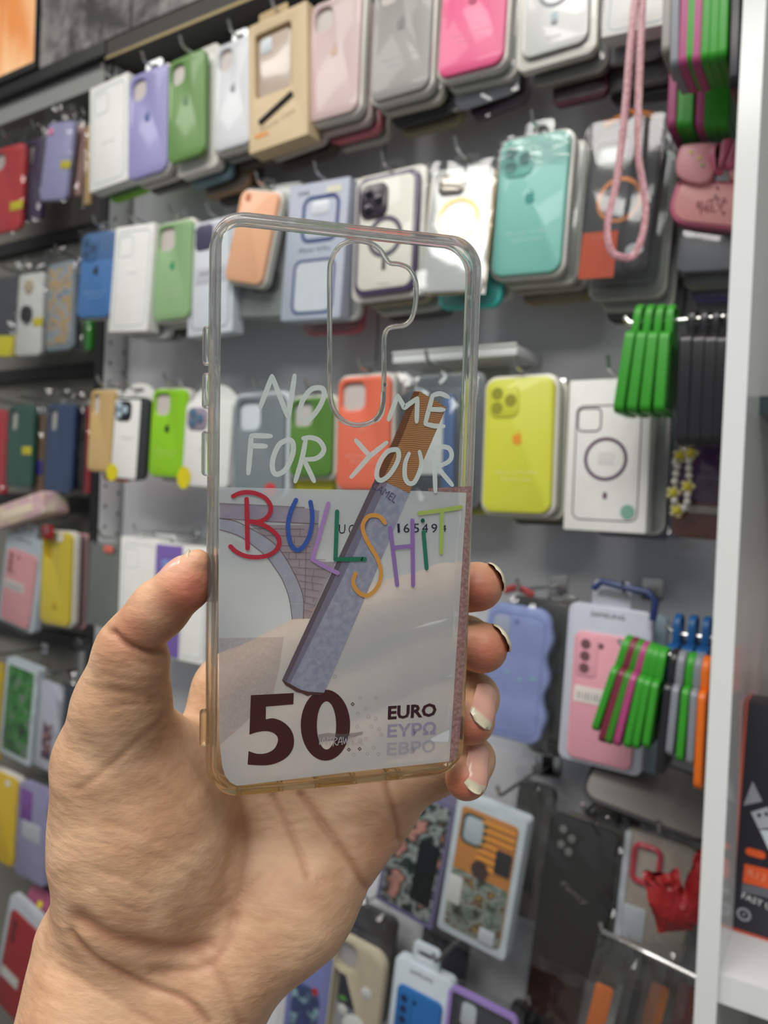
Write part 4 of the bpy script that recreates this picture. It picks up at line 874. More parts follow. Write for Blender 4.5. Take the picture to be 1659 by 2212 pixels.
o.rotation_euler = (-.10, o.rotation_euler[1], .18); slab(o, 'case_shell', w, h, w * .12, .002, .011, mat('pearl_white', (224, 224, 222), .12, coat=1.0), cz=h / 2, bev=.002); plate(o, 'gold_ring', oval(w * .33, w * .33, 30, 0, h * .58), .0017, mat('gold_foil', (212, 176, 110), .25, metal=.8), [oval(w * .28, w * .28, 30, 0, h * .58)]); slab(o, 'gold_edge', w * 1.03, h * 1.01, w * .13, .005, .0115, mat('gold_edge', (176, 140, 90), .25, metal=.7), cz=h / 2, bev=.001)
slab(o, 'camera_block', w * .4, w * .3, w * .08, -.0003, .003, mat('camera_silver', (150, 142, 132), .15, metal=.6), cx=-w * .16, cz=h * .86); text(o, 'lettering', 'Case', w * .3, h * .02, .0016, M_grey, 0, h * .25)
crumple(o, 'clear_bag', w * 1.12, h * 1.08, -.003, 31, -.006, .0015, .002, 8, 12); hang(o, w, h, 'the shiny white case'); o.rotation_euler = (-.10, o.rotation_euler[1], .18); behind(o, w, h, 'the shiny white case', [('aqua', (60, 190, 180), .004, -.008, .004), ('iv10', (200, 200, 194), .01, .002, .006)], .034)
o, w, h = item('silicone_phone_case', 'teal silicone phone case right of the clear case', 1156, 290, 1132, 592, 150)
silicone(o, w, h, 'teal', (116, 196, 182), cam='lenses', lines=['iPhone 11 Pro', 'Silicone Case'], emb=mat('emblem_teal', (70, 150, 140), .2)); crumple(o, 'clear_wrap', w * 1.04, h * .24, -.003, 41, h * .78, .003, .002); hang(o, w, h, 'the teal case'); behind(o, w, h, 'the teal case', [('iv11', (206, 204, 192), .008, -.006, .008), ('iv12', (176, 172, 156), .014, -.008, .006), ('tan11', (150, 134, 100), .016, -.016, .002)])
o, w, h = item('boxed_phone_case', 'charcoal case with copper ring and orange label in clear box', 1352, 268, 1318, 588, 150, .735)
slab(o, 'case_shell', w, h, w * .13, .004, .013, mat('charcoal_case', (56, 56, 60), .5), cz=h / 2, holes=[rrect(w * .44, h * .16, w * .09, 5, -w * .19, h * .84)], bev=.002); slab(o, 'camera_opening', w * .46, h * .17, w * .09, .009, .012, mat('opening_grey', (224, 226, 224), .3), cx=-w * .19, cz=h * .84); ring(o, 'camera_rim', w * .48, h * .18, w * .1, w * .03, .0035, mat('graphite', (96, 98, 102), .3), -w * .19, h * .84, t=.0006)
plate(o, 'copper_ring', oval(w * .33, w * .33, 32, w * .0, h * .50), .0036, mat('copper_foil', (168, 108, 72), .3, metal=.7), [oval(w * .27, w * .27, 32, 0, h * .50)]); plate(o, 'copper_bar', rrect(w * .18, h * .02, .001, 3, .0, h * .36), .0035, mat('copper_foil', (168, 108, 72)))
plate(o, 'orange_label', rrect(w * .52, h * .32, .001, 2, -w * .22, h * .13), .0030, mat('orange_label', (226, 84, 34), .45)); text(o, 'lettering', 'Stylish', w * .28, h * .025, .0026, mat('orange_light', (240, 150, 110), .5), -w * .2, h * .25); plate(o, 'round_sticker', oval(w * .13, w * .09, 16, w * .30, h * .15), .0030, mat('sticker_white', (214, 216, 220), .4))
slab(o, 'clear_box', w * 1.22, h * 1.13, .012, 0, .024, CLEARM, cz=h * .5, bev=.003)
V, Fc = [], []; tube(V, Fc, [(-w * .36, .012, h * 1.045), (-w * .22, .012, h * 1.075), (0, .012, h * 1.11), (w * .2, .012, h * 1.085), (w * .34, .012, h * 1.06)], .0035, 6); link_mesh('orange_handle', V, Fc, mat('orange_plastic', (216, 130, 44), .4), o)
hang(o, w, h, 'the charcoal case in clear box', tab=False, dz=.014); behind(o, w * 1.15, h, 'the charcoal case in clear box', [('grey13', (150, 148, 142), .008, -.018, 0), ('grey14', (176, 174, 166), .014, -.026, -.004), ('dk13', (62, 60, 56), .018, -.034, 0)], .026)
# strap
V, Fc = [], []
path = [(1388, -80), (1372, 0), (1362, 100), (1354, 200), (1344, 300), (1332, 390), (1316, 460), (1312, 510), (1322, 545), (1345, 556), (1368, 552), (1384, 520), (1394, 465), (1390, 405), (1379, 340), (1378, 260), (1381, 160), (1385, 60), (1392, -80)]
sp3 = spline([tuple(at(x, y, .705 + (.004 if i > 9 else 0))) for i, (x, y) in enumerate(path)], 5)
V0 = len(V); n = len(sp3)
for i, p in enumerate(sp3):
    p = Vector(p); a, b_ = Vector(sp3[max(0, i - 1)]), Vector(sp3[min(n - 1, i + 1)]); t = (b_ - a).normalized(); s_ = Vector((0, -1, 0)).cross(t).normalized(); tw = .35 * math.sin(i * .12); s_ = s_ * math.cos(tw) + Vector((0, 1, 0)) * math.sin(tw); nn = t.cross(s_)
    for k in range(8):
        an = 2 * math.pi * k / 8; V.append(p + s_ * (math.cos(an) * .0034) + nn * (math.sin(an) * .0009))
for i in range(n - 1):
    for k in range(8): Fc.append((i * 8 + k, i * 8 + (k + 1) % 8, (i + 1) * 8 + (k + 1) % 8, (i + 1) * 8 + k))
tag(link_mesh('neck_strap', V, Fc, pattern('woven_pink', [(164, 108, 118), (196, 144, 152), (210, 164, 172)], 420), None), 'long pink woven neck strap loop hanging at upper right', 'strap')
# pink pouch
zp = lambda x, y: at(x / 6.507 + 1440, y / 6.507 + 280, .742)
o = empty('pink_pouch', zp(700, 1390)); tag(o, 'pink rubber pouch with bow and lettering beside the white divider', 'pouch'); c0 = o.location.copy()
lp = lambda L: [((zp(x, y) - c0).x, (zp(x, y) - c0).z) for x, y in L]
body = spline(lp([(250, 720), (150, 720), (70, 900), (28, 1080), (50, 1200), (120, 1285), (260, 1335), (700, 1385), (1150, 1430), (1350, 1400), (1420, 1200), (1380, 800), (1200, 720), (700, 700)]), 4, True)
slab(o, 'pouch_rim', 0, 0, 0, 0, .016, mat('pouch_rim_pink', (204, 110, 138), .4), outline=body, bev=.004); cx_ = sum(p[0] for p in body) / len(body); cz_ = sum(p[1] for p in body) / len(body)
slab(o, 'pouch_face', 0, 0, 0, -.0012, .004, mat('pouch_face_pink', (220, 152, 150), .45), outline=[(cx_ + (p[0] - cx_) * .86, cz_ + (p[1] - cz_) * .84) for p in body], bev=.001)
for nm, pts in (('pouch_flap', [(240, 250), (165, 390), (138, 520), (160, 680), (300, 770), (480, 800), (620, 750), (700, 600), (690, 400), (760, 230), (500, 215)]), ('pouch_flap', [(1380, 250), (1480, 420), (1400, 700), (1150, 800), (960, 760), (860, 640), (880, 400), (1000, 220)])):
    slab(o, nm, 0, 0, 0, -.008, .010, mat('pouch_flap_pink', (216, 150, 158), .45), outline=spline(lp(pts), 3, True), bev=.004)
for pts in ([(640, 360), (610, 450), (650, 560), (740, 690), (800, 560), (760, 380), (790, 260), (700, 290)], [(800, 240), (770, 400), (750, 560), (760, 690), (830, 640), (880, 450), (960, 220), (880, 190)], [(980, 220), (900, 420), (850, 600), (950, 590), (1030, 480), (1060, 300), (1050, 200)]):
    slab(o, 'bow_fold', 0, 0, 0, -.013, -.004, mat('pouch_bow_pink', (206, 100, 128), .4), outline=spline(lp(pts), 3, True), bev=.003)
mtx = mat('pouch_lettering', (138, 52, 66), .5)
for k, s in enumerate(('BUTTA', 'MILY')):
    a, b_ = lp([(640, 1035 + 90 * k), (640, 1075 + 90 * k)]); text(o, 'lettering', s, .026 - .006 * k, .0062, -.0018, mtx, a[0], a[1])
for x, y, m_ in ((365, 370, M_yel), (485, 450, M_yel), (525, 550, mat('sprinkle_green', (110, 170, 70), .4)), (690, 940, mat('sprinkle_dark', (110, 96, 90), .4)), (720, 830, mtx), (800, 1180, mtx), (945, 1195, M_yel)):
    a = lp([(x, y)])[0]; plate(o, 'sprinkle', oval(.0013, .0017, 8, *a), -.0086 if y < 600 else -.0016, m_)
hook(c0.x, c0.z + .115, .72, 'the pink pouch')
q, w2, h2 = item('clear_phone_case_box', 'clear box with curved glare under the pink pouch', 1545, 440, 1528, 588, 155, .752); slab(q, 'clear_shell', w2, h2, .008, 0, .015, CLEARM, cz=h2 / 2, bev=.003); slab(q, 'insert', w2 * .94, h2 * .9, .008, .004, .012, mat('slate_insert', (128, 128, 134), .4), cz=h2 / 2)
behind(q, w2, h2, 'the clear box under the pink pouch', [('multi', (112, 110, 100), .006, -.008, 0), ('violet15', (96, 80, 140), .010, -.016, 0), ('grey15', (120, 118, 116), .012, -.022, 0)], .018)
# ------------------------------------------------------------------ third row
o, w, h = item('silicone_phone_case', 'tan silicone phone case at the left end of third row', 222, 842, 212, 1018, 52)
silicone(o, w, h, 'tan', (200, 164, 100), cam='tall', emblem=False, lines=['iPhone'], border=.0015); hang(o, w, h, 'the tan case'); behind(o, w, h, 'the tan case', [('orange16', (222, 110, 44), .012, -.012, 0)])
o, w, h = item('carded_phone_case', 'black edged case on white hanging card beside the tan case', 285, 858, 273, 1034, 74, .742)
slab(o, 'case_border', w, h, w * .14, 0, .008, mat('border_black', (50, 54, 54), .35), cz=h / 2, bev=.001); slab(o, 'case_shell', w * .74, h * .97, w * .05, -.0006, .004, M_card, cx=-w * .10, cz=h * .485, bev=.0006); slab(o, 'camera_block', w * .46, h * .25, w * .12, -.002, .001, M_blk, cx=-w * .2, cz=h * .83)
for a, c in ((-.30, .89), (-.30, .78), (-.13, .84)): slab(o, 'camera_lens', w * .15, w * .15, w * .07, -.0034, -.0018, mat('lens_pale', (176, 196, 206), .15), cx=w * a, cz=h * c, bev=.0004)
head = rrect(w * 1.1, h * 1.2, w * .5, 8, w * .08, h * .58); slab(o, 'hang_card', 0, 0, 0, .0085, .0095, M_card, outline=head, holes=[rrect(w * .24, .006, .0028, 3, w * .08, h * 1.10)], bev=0); plate(o, 'yellow_sticker', oval(w * .17, w * .17, 14, -w * .42, h * .06), -.0012, M_yel); text(o, 'lettering', 'Case', w * .3, h * .025, -.0009, M_grey, -w * .05, h * .5)
hang(o, w, h, 'the black edged case on white card', tab=False, dz=.014)
o, w, h = item('silicone_phone_case', 'bright lime silicone phone case in third row', 366, 840, 355, 1030, 74)
silicone(o, w, h, 'lime', (140, 208, 12), cam='square', lines=['iPhone 12', 'Silicone Case'], emb=mat('emblem_darkgreen', (30, 62, 22), .3), border=.002); hang(o, w, h, 'the bright lime case'); behind(o, w, h, 'the bright lime case', [('grey17', (170, 176, 170), .003, -.004, .002)])
o, w, h = item('carded_phone_case', 'white case with three lenses on hanging card behind clear case edge', 452, 868, 440, 1052, 100, .742)
slab(o, 'case_shell', w, h, w * .1, 0, .008, M_card, cz=h / 2, bev=.001); slab(o, 'camera_block', w * .44, h * .26, w * .12, -.002, .001, mat('camera_mauve', (150, 140, 156), .3), cx=-w * .22, cz=h * .80)
for a, c in ((-.31, .86), (-.31, .75), (-.15, .80)): slab(o, 'camera_lens', w * .15, w * .15, w * .07, -.0034, -.0018, mat('lens_blue', (84, 112, 138), .15), cx=w * a, cz=h * c, bev=.0004)
slab(o, 'hang_card', 0, 0, 0, .0085, .0095, M_card, outline=rrect(w * 1.12, h * 1.22, w * .5, 8, w * .03, h * .6), bev=0); plate(o, 'yellow_sticker', oval(w * .15, w * .18, 14, -w * .44, h * .09), -.0010, M_yel); text(o, 'lettering', 'Case', w * .3, h * .025, -.0004, M_grey, 0, h * .45)
hang(o, w, h, 'the white case with three lenses', tab=False, dz=.012)
o, w, h = item('carded_phone_case', 'smoke grey phone case seen through the upper clear case', 560, 852, 555, 1070, 108)
slab(o, 'case_shell', w, h, w * .14, 0, .009, mat('smoke_case', (122, 130, 134), .4), cz=h / 2, holes=[cam_hole(w, h, 'square')], bev=.0022); slab(o, 'camera_opening', w * .46, w * .46, w * .1, .006, .008, mat('smoke_lens', (160, 160, 162), .3), cx=-w * .2, cz=h - w * .31); slab(o, 'blister_tray', w * 1.12, h * 1.05, w * .15, .005, .016, M_card2, cz=h / 2, bev=.001); plate(o, 'red_sticker', oval(w * .11, w * .10, 12, w * .26, h * .06), -.0003, mat('red_sticker', (206, 60, 70), .4)); hang(o, w, h, 'the smoke grey case')
o, w, h = item('silicone_phone_case', 'leaf green silicone phone case seen through the clear case', 672, 858, 668, 1030, 92)
silicone(o, w, h, 'leaf', (84, 136, 40), cam='square', emblem=False, tray=True); hang(o, w, h, 'the leaf green case')
q, w2, h2 = item('carded_phone_case', 'yellow edged package hanging behind the leaf green case', 672, 900, 668, 1062, 98, .765); slab(q, 'case_shell', w2, h2, .006, 0, .012, mat('silicone_yel2', (226, 220, 40), .4), cz=h2 / 2, bev=.001)
o, w, h = item('silicone_phone_case', 'coral orange silicone phone case seen through the clear case', 786, 812, 780, 1058, 114)
silicone(o, w, h, 'coral', (240, 104, 72), cam='square', emblem=True, lines=['iPhone 12', 'Silicone Case'], emb=mat('emblem_coral', (234, 130, 104), .3)); hang(o, w, h, 'the coral orange case'); behind(o, w, h, 'the coral orange case', [('iv18', (206, 190, 184), .004, .003, .004)])
o, w, h = item('bagged_phone_case', 'bagged case with blue band and white label seen through clear case', 930, 800, 925, 1085, 150, .75)
slab(o, 'case_shell', w * .9, h * .86, .010, .004, .013, mat('steel_case', (92, 98, 104), .3, metal=.4), cz=h * .44, bev=.002); slab(o, 'white_label', w * .44, h * .50, .003, .002, .0038, M_card, cx=w * .02, cz=h * .46); slab(o, 'blue_band', w * .16, h * .72, .002, .001, .0038, mat('print_steelblue', (84, 112, 164), .35), cx=w * .26, cz=h * .45); crumple(o, 'clear_bag', w, h, -.002, 51, 0, .006, .004); hang(o, w, h, 'the bagged case with blue band', tab=False)
behind(o, w, h, 'the bagged case with blue band', [('grey19', (120, 124, 128), .010, -.002, 0), ('yel19', (190, 190, 60), .02, -.01, -.01)], .02)
o, w, h = item('silicone_phone_case', 'bright yellow silicone phone case right of the clear case', 1122, 815, 1112, 1108, 148)
silicone(o, w, h, 'yellow', (212, 214, 50), cam='lenses', lines=['iPhone 11 Pro Max', 'Silicone Case'], emb=mat('emblem_orange', (226, 150, 50), .3)); hang(o, w, h, 'the bright yellow case'); behind(o, w, h, 'the bright yellow case', [('iv20', (206, 206, 190), .006, -.004, .004), ('olive20', (126, 130, 92), .010, -.006, .002), ('dk20', (60, 58, 54), .014, -.010, .002)])
o, w, h = item('boxed_phone_case', 'white carton printed with purple ring right of the yellow case', 1318, 818, 1303, 1148, 178, .738)
mpu = mat('print_plum', (92, 66, 92), .4); slab(o, 'carton', w, h, .0015, 0, .024, M_card, cz=h / 2); ring(o, 'printed_phone_outline', w * .80, h * .76, w * .10, w * .014, -.0001, mpu, .0, h * .45); ring(o, 'printed_camera_outline', w * .30, h * .16, w * .07, w * .016, -.0003, mpu, -w * .23, h * .735)
plate(o, 'printed_ring', oval(w * .265, w * .265, 36, -.001, h * .475), -.0001, mpu, [oval(w * .225, w * .225, 36, -.001, h * .475)]); plate(o, 'printed_bar', rrect(w * .05, h * .045, w * .02, 4, 0, h * .235), -.0001, mpu); plate(o, 'green_sticker', oval(w * .085, w * .085, 18, w * .28, h * .135), -.0006, mat('sticker_green', (122, 168, 150), .4))
for k, s in enumerate(('Magnetic', 'Crystal', 'Clear', 'Case')): text(o, 'lettering', s, w * .2, h * .012, -.0002, M_grey, 0, h * (.51 - .022 * k))
hang(o, w, h, 'the white carton with purple ring', tab=False); behind(o, w, h, 'the white carton with purple ring', [('wh21', (196, 196, 192), .010, .0, .002), ('slate21', (104, 106, 122), .018, -.004, .004), ('vio21', (96, 74, 138), .022, -.004, .006)], .026)
# purple card, brown wallet, bead strap
o, w, h = item('carded_phone_case', 'brown wallet case on purple card beside the white divider', 1528, 930, 1512, 1165, 130, .755)
slab(o, 'wallet', w, h * .42, .008, .002, .016, mat('brown_leather', (104, 48, 34), .45, bump=.2), cz=h * .21, bev=.003); slab(o, 'purple_card', w * .96, h * .66, .002, 0, .0015, mat('purple_card', (92, 56, 104), .5), cz=h * .68); slab(o, 'white_slot', w * .66, h * .07, .002, .0002, .0022, mat('slot_white', (176, 172, 158), .4), cx=w * .08, cz=h * .27)
for k, s in enumerate(('PHONE CASE', 'PHONE CASE')): text(o, 'lettering', s, w * .5, h * .04, -.0003, mat('print_lilac', (164, 136, 176), .5), w * .16, h * (.66 - .09 * k))
crumple(o, 'clear_bag', w * 1.1, h * 1.16, -.003, 61, -h * .16, .004, .003); hook(o.location.x, o.location.z + h + .02, .735, 'the brown wallet on purple card')
zq = lambda x, y: at(x / 6.912 + 1420, y / 6.912 + 880, .738)
bs = empty('bead_strap', zq(290, 1600)); tag(bs, 'beaded strap of white pearls and yellow flowers on the purple card', 'strap'); mpe = mat('pearl', (218, 216, 206), .15, coat=.6); mfl = mat('flower_yellow', (214, 200, 40), .3); mpt = mat('petal_clear', (206, 196, 150), .25)
def bead(name, c, r, m, sq=1.0, n=10, par=None):
    V, Fc = [], []
    for j in range(n + 1):
        a = math.pi * j / n
        for k in range(n): b_ = 2 * math.pi * k / n; V.append((c[0] + r * math.sin(a) * math.cos(b_), c[1] + r * sq * math.sin(a) * math.sin(b_), c[2] + r * math.cos(a)))
    for j in range(n):
        for k in range(n): Fc.append((j * n + k, j * n + (k + 1) % n, (j + 1) * n + (k + 1) % n, (j + 1) * n + k))
    return link_mesh(name, V, Fc, m, par, 60)
for x, y in ((300, 880), (280, 990), (260, 1105), (255, 1395), (470, 800), (470, 910), (475, 1020), (450, 1310), (445, 1410), (400, 1500), (270, 820)): bead('pearl_bead', zq(x, y) - bs.location, .0034, mpe, par=bs)
for x, y in ((335, 720), (500, 680), (450, 1180), (235, 1275), (290, 1540)):
    c = zq(x, y) - bs.location; f_ = bead('flower_bead', c, .0036, mfl, par=bs)
    for k in range(5): a = 2 * math.pi * k / 5; bead('petal', (c[0] + .0044 * math.cos(a), c[1] + .001, c[2] + .0044 * math.sin(a)), .0026, mpt, .5, 8, par=f_)
V, Fc = [], []; tube(V, Fc, [Vector(p) - bs.location for p in spline([tuple(zq(x, y) + Vector((0, .003, 0))) for x, y in ((335, 560), (310, 800), (260, 1105), (235, 1275), (255, 1395), (290, 1560), (400, 1500), (450, 1310), (450, 1180), (475, 1000), (470, 800), (500, 660), (450, 560))], 4)], .0007, 5); link_mesh('cord', V, Fc, M_tray, bs)
# ------------------------------------------------------------------ fourth row
o, w, h = item('wavy_phone_case', 'lavender phone case with wavy edges beside the fingertips', 1122, 1308, 1096, 1600, 140)
wav = []
for p in rrect(w * 1.04, h, w * .26, 8, 0, h / 2): wav.append(p)
side = [(w * .5 + w * .035 * math.sin(k / 24 * math.pi * 5), h * (.86 - .72 * k / 24)) for k in range(25)]
top_ = [(w * .5 * math.cos(a) * 1.0 if False else w * .25 + w * .25 * math.cos(a), h * .86 + w * .25 * math.sin(a)) for a in [rad(x) for x in (20, 40, 60, 80)]]
wav = [(w * .25 + w * .25 * math.cos(rad(a)), h * .88 + h * .12 * math.sin(rad(a))) for a in (80, 60, 40, 20)] + side + [(w * .25 + w * .25 * math.cos(rad(a)), h * .12 - h * .12 * math.sin(rad(a))) for a in (20, 40, 60, 80)]
wav += [(-x, z) for x, z in wav[::-1]]
slab(o, 'case_shell', 0, 0, 0, 0, .012, mat('silicone_lavender', (152, 166, 222), .4, coat=.2), outline=wav, bev=.004); ring(o, 'inner_groove', w * .84, h * .88, w * .16, w * .012, -.0001, mat('lavender_dark', (128, 142, 204), .4), 0, h / 2)
slab(o, 'camera_opening', w * .26, h * .16, w * .08, -.0008, .001, mat('lavender_open', (176, 184, 206), .4), cx=-w * .24, cz=h * .83); plate(o, 'flash_opening', oval(w * .04, w * .04, 10, -w * .02, h * .88), -.0002, mat('lavender_dark', (128, 142, 204)))
for x, z in ((.10, .46), (.30, .49), (-.1, .5)): plate(o, 'sparkle_mark', [(w * x + w * .05 * (1 if k % 2 == 0 else .35) * math.cos(k * math.pi / 4), h * z + w * .05 * (1 if k % 2 == 0 else .35) * math.sin(k * math.pi / 4)) for k in range(8)], -.0002, mat('sparkle_aqua', (150, 206, 214), .4))
crumple(o, 'clear_bag', w * 1.25, h * 1.22, -.004, 71, -.006, .005, .003); hang(o, w, h, 'the lavender wavy case', tab=False, dz=.018)
V, Fc = [], []; tube(V, Fc, [(-.02, .006, h + .012), (-.006, .004, h + .018), (.012, .006, h + .012)], .004, 6); link_mesh('red_header', V, Fc, mat('red_plastic', (170, 44, 44), .4), o)
behind(o, w * 1.1, h, 'the lavender wavy case', [('dk22', (66, 64, 62), .018, .004, 0), ('yl22', (100, 96, 66), .026, .0, 0)], .02)
def hangbox(o, w, h, key, rgb, m_tray, lenses, sticker=True, brand='SAMSUNG', lensm=None):
    slab(o, 'blister_tray', w, h, w * .10, .003, .018, m_tray, cz=h / 2, bev=.002); slab(o, 'case_shell', w * .78, h * .80, w * .10, -.0005, .006, mat('silicone_' + key, rgb, .38), cz=h * .43, bev=.002)
    tz = h + .008; slab(o, 'hang_tab', 0, 0, 0, .006, .010, m_tray, outline=rrect(w * .46, .034, .006, 4, 0, tz), holes=[rrect(w * .30, .006, .003, 3, 0, tz + .004)], bev=.0008)
    text(o, 'lettering', brand, w * .40, h * .028, .0024, mat('print_dimgrey', (84, 88, 96), .5), -w * .02, h * .945)
    slab(o, 'camera_frame', w * .26, h * .26, w * .06, -.0012, .0002, mat('silicone_' + key, rgb), cx=-w * .22, cz=h * .68, bev=.0005)
    for k in range(3): plate(o, 'lens_opening', oval(w * .06, w * .06, 14, -w * .24, h * (.755 - .075 * k)), -.0014, lensm or mat('lens_brown', (112, 78, 80), .4))
    plate(o, 'flash_opening', oval(w * .035, w * .035, 10, -w * .06, h * .755), -.0007, lensm or mat('lens_brown', (112, 78, 80)))
    if sticker:
        plate(o, 'barcode_sticker', rrect(w * .52, h * .10, .001, 2, -w * .08, h * .44), -.0008, mat('sticker_cream', (226, 216, 210), .5))
        for k in range(12): plate(o, 'barcode_bar', rrect(w * (.012 if k % 3 else .02), h * .045, .0001, 1, -w * .29 + w * .036 * k, h * .43), -.0011, M_grey, t=.0001)
o, w, h = item('carded_phone_case', 'pink phone case in pale hanging blister with barcode sticker', 1316, 1312, 1290, 1660, 184, .742)
hangbox(o, w, h, 'rosepink', (222, 158, 172), mat('lilac_blister', (188, 192, 204), .35, coat=.3), 3); hook(o.location.x + .018, o.location.z + h + .010, .735, 'the pink case in pale blister')
q, w2, h2 = item('carded_phone_case', 'pale blue edged blister package behind the pink barcode case', 1345, 1320, 1318, 1662, 190, .772); slab(q, 'blister_tray', w2, h2, w2 * .1, 0, .016, mat('iceblue_tray', (140, 160, 170), .4), cz=h2 / 2, bev=.002)
V, Fc = [], []; p0 = at(1290, 1268, .74); tube(V, Fc, [at(x, y, .738) - p0 for x, y in ((1282, 1272), (1300, 1256), (1340, 1266), (1400, 1280), (1416, 1300), (1410, 1340))], .0035, 8); o = link_mesh('navy_strap', V, Fc, mat('navy_strap', (28, 48, 96), .4)); o.location = p0; tag(o, 'navy blue cord loop above the pink barcode case', 'strap')
# ------------------------------------------------------------------ fifth row
o, w, h = item('boxed_phone_case', 'dark picture case in violet framed box under the pinky', 922, 1715, 870, 1975, 128, .742)
slab(o, 'carton', w, h, .002, 0, .026, mat('violet_carton', (96, 92, 122), .4), cz=h / 2); slab(o, 'picture', w * .86, h * .92, .003, -.0006, .0003, pattern('dark_floral', [(30, 36, 36), (48, 62, 60), (140, 148, 146), (40, 46, 46), (170, 124, 112)], 50), cz=h / 2); slab(o, 'dark_corner', w * .34, h * .5, .003, -.0010, -.0005, mat('picture_black', (24, 28, 32), .3), cx=w * .22, cz=h * .4)
hook(o.location.x + .03, o.location.z + h + .01, .73, 'the dark picture case'); behind(o, w, h, 'the dark picture case', [('vio23', (110, 104, 140), .010, -.004, 0), ('dk23', (52, 50, 54), .016, -.006, 0)], .03)
o, w, h = item('boxed_phone_case', 'white framed case printed with orange stripes below the hand', 1063, 1745, 1014, 2040, 152, .735)
slab(o, 'frame_card', w, h, .005, 0, .020, mat('ice_frame', (206, 216, 222), .4), cz=h / 2, bev=.001); slab(o, 'case_shell', w * .82, h * .88, w * .07, -.001, .002, mat('amber_case', (200, 132, 62), .4), cz=h * .5, bev=.001)
for k in range(7): slab(o, 'orange_stripe', w * .50, h * .022, h * .01, -.0026, -.0008, mat('orange_stripe', (236, 162, 66), .4), cx=w * .14, cz=h * (.885 - .052 * k), bev=.0006)
slab(o, 'camera_rim', w * .36, h * .22, w * .10, -.0024, -.0006, mat('pine', (54, 84, 78), .35), cx=-w * .19, cz=h * .80, bev=.0008); slab(o, 'camera_opening', w * .27, h * .185, w * .08, -.0030, -.0018, mat('opening_ice', (190, 202, 210), .3), cx=-w * .19, cz=h * .80)
slab(o, 'black_badge', w * .22, h * .17, .002, -.0034, -.0022, M_blk, cx=w * .28, cz=h * .66); slab(o, 'lower_picture', w * .80, h * .42, .004, -.0022, -.0012, pattern('camp_print', [(50, 54, 44), (108, 122, 112), (150, 160, 150), (96, 60, 40), (190, 176, 90)], 70), cz=h * .28); plate(o, 'round_emblem', oval(w * .12, w * .12, 18, -w * .02, h * .55), -.0030, mat('emblem_umber', (70, 52, 48), .4)); slab(o, 'white_tag', w * .2, h * .2, .001, -.0032, -.0022, M_card, cx=-w * .32, cz=h * .34); slab(o, 'white_badge', w * .22, h * .1, .002, -.0032, -.0022, M_card2, cx=w * .22, cz=h * .12)
hook(o.location.x + .03, o.location.z + h + .012, .72, 'the case with orange stripes'); crumple(o, 'clear_bag', w * 1.08, h * 1.14, -.006, 81, -.004, .003, .002)
o, w, h = item('bagged_phone_case', 'black phone case in clear bag at the lower right', 1262, 1775, 1214, 2100, 150, .74)
slab(o, 'case_shell', w, h * .96, w * .10, .002, .012, mat('black_leather', (17, 17, 17), .6, bump=.15), cz=h / 2, bev=.002)
for a, c in ((-.28, .90), (-.14, .86), (-.28, .80), (-.16, .77)): slab(o, 'camera_lens', w * .11, w * .11, w * .05, -.0002, .003, mat('lens_grey', (120, 120, 120), .2), cx=w * a, cz=h * c, bev=.0004)
text(o, 'lettering', 'Fancy', w * .42, h * .05, .0017, mat('print_silver', (120, 118, 116), .3), .0, h * .52, -.35, .3); crumple(o, 'clear_bag', w * 1.18, h * 1.12, -.003, 91, -.006, .004, .004); hang(o, w, h, 'the black case in clear bag', tab=False, dz=.012); behind(o, w, h, 'the black case in clear bag', [('grey24', (84, 80, 74), .010, -.01, .01), ('dk24', (44, 42, 42), .018, -.012, 0)], .02)
o, w, h = item('bagged_phone_case', 'pale case with red camera ring in clear bag beside the divider', 1424, 1815, 1396, 2060, 150, .745)
slab(o, 'case_shell', w, h, .006, .004, .014, mat('putty_case', (176, 166, 154), .4), cz=h / 2); mrd = mat('red_rim', (196, 44, 66), .3); V, Fc = [], []; tube(V, Fc, [(p[0], .003, p[1]) for p in rrect(w * .38, h * .32, w * .1, 5, -w * .15, h * .74)], .0028, 8, True); link_mesh('camera_rim', V, Fc, mrd, o); slab(o, 'white_edge', w * .1, h * .96, .002, .002, .012, M_card2, cx=-w * .46, cz=h / 2); slab(o, 'pale_label', w * .4, h * .3, .002, .0028, .0038, M_card2, cx=-w * .28, cz=h * .2); crumple(o, 'clear_bag', w * 1.15, h * 1.15, -.002, 101, -.006, .006, .004); hang(o, w, h, 'the pale case with red camera ring', tab=False, dz=.012)
o = empty('grey_sleeve', at(1390, 1765, .735), (rad(-52), rad(8), 0)); tag(o, 'flat grey padded sleeve with dark piping above the black case', 'sleeve'); slab(o, 'panel', .118, .062, .014, 0, .006, mat('grey_felt', (126, 122, 118), .8), cz=.031, bev=.0015); V, Fc = [], []; tube(V, Fc, [(p[0], .003, p[1]) for p in rrect(.12, .064, .015, 5, 0, .031)], .0022, 7, True); link_mesh('piping', V, Fc, mat('dark_piping', (40, 40, 42), .5), o)
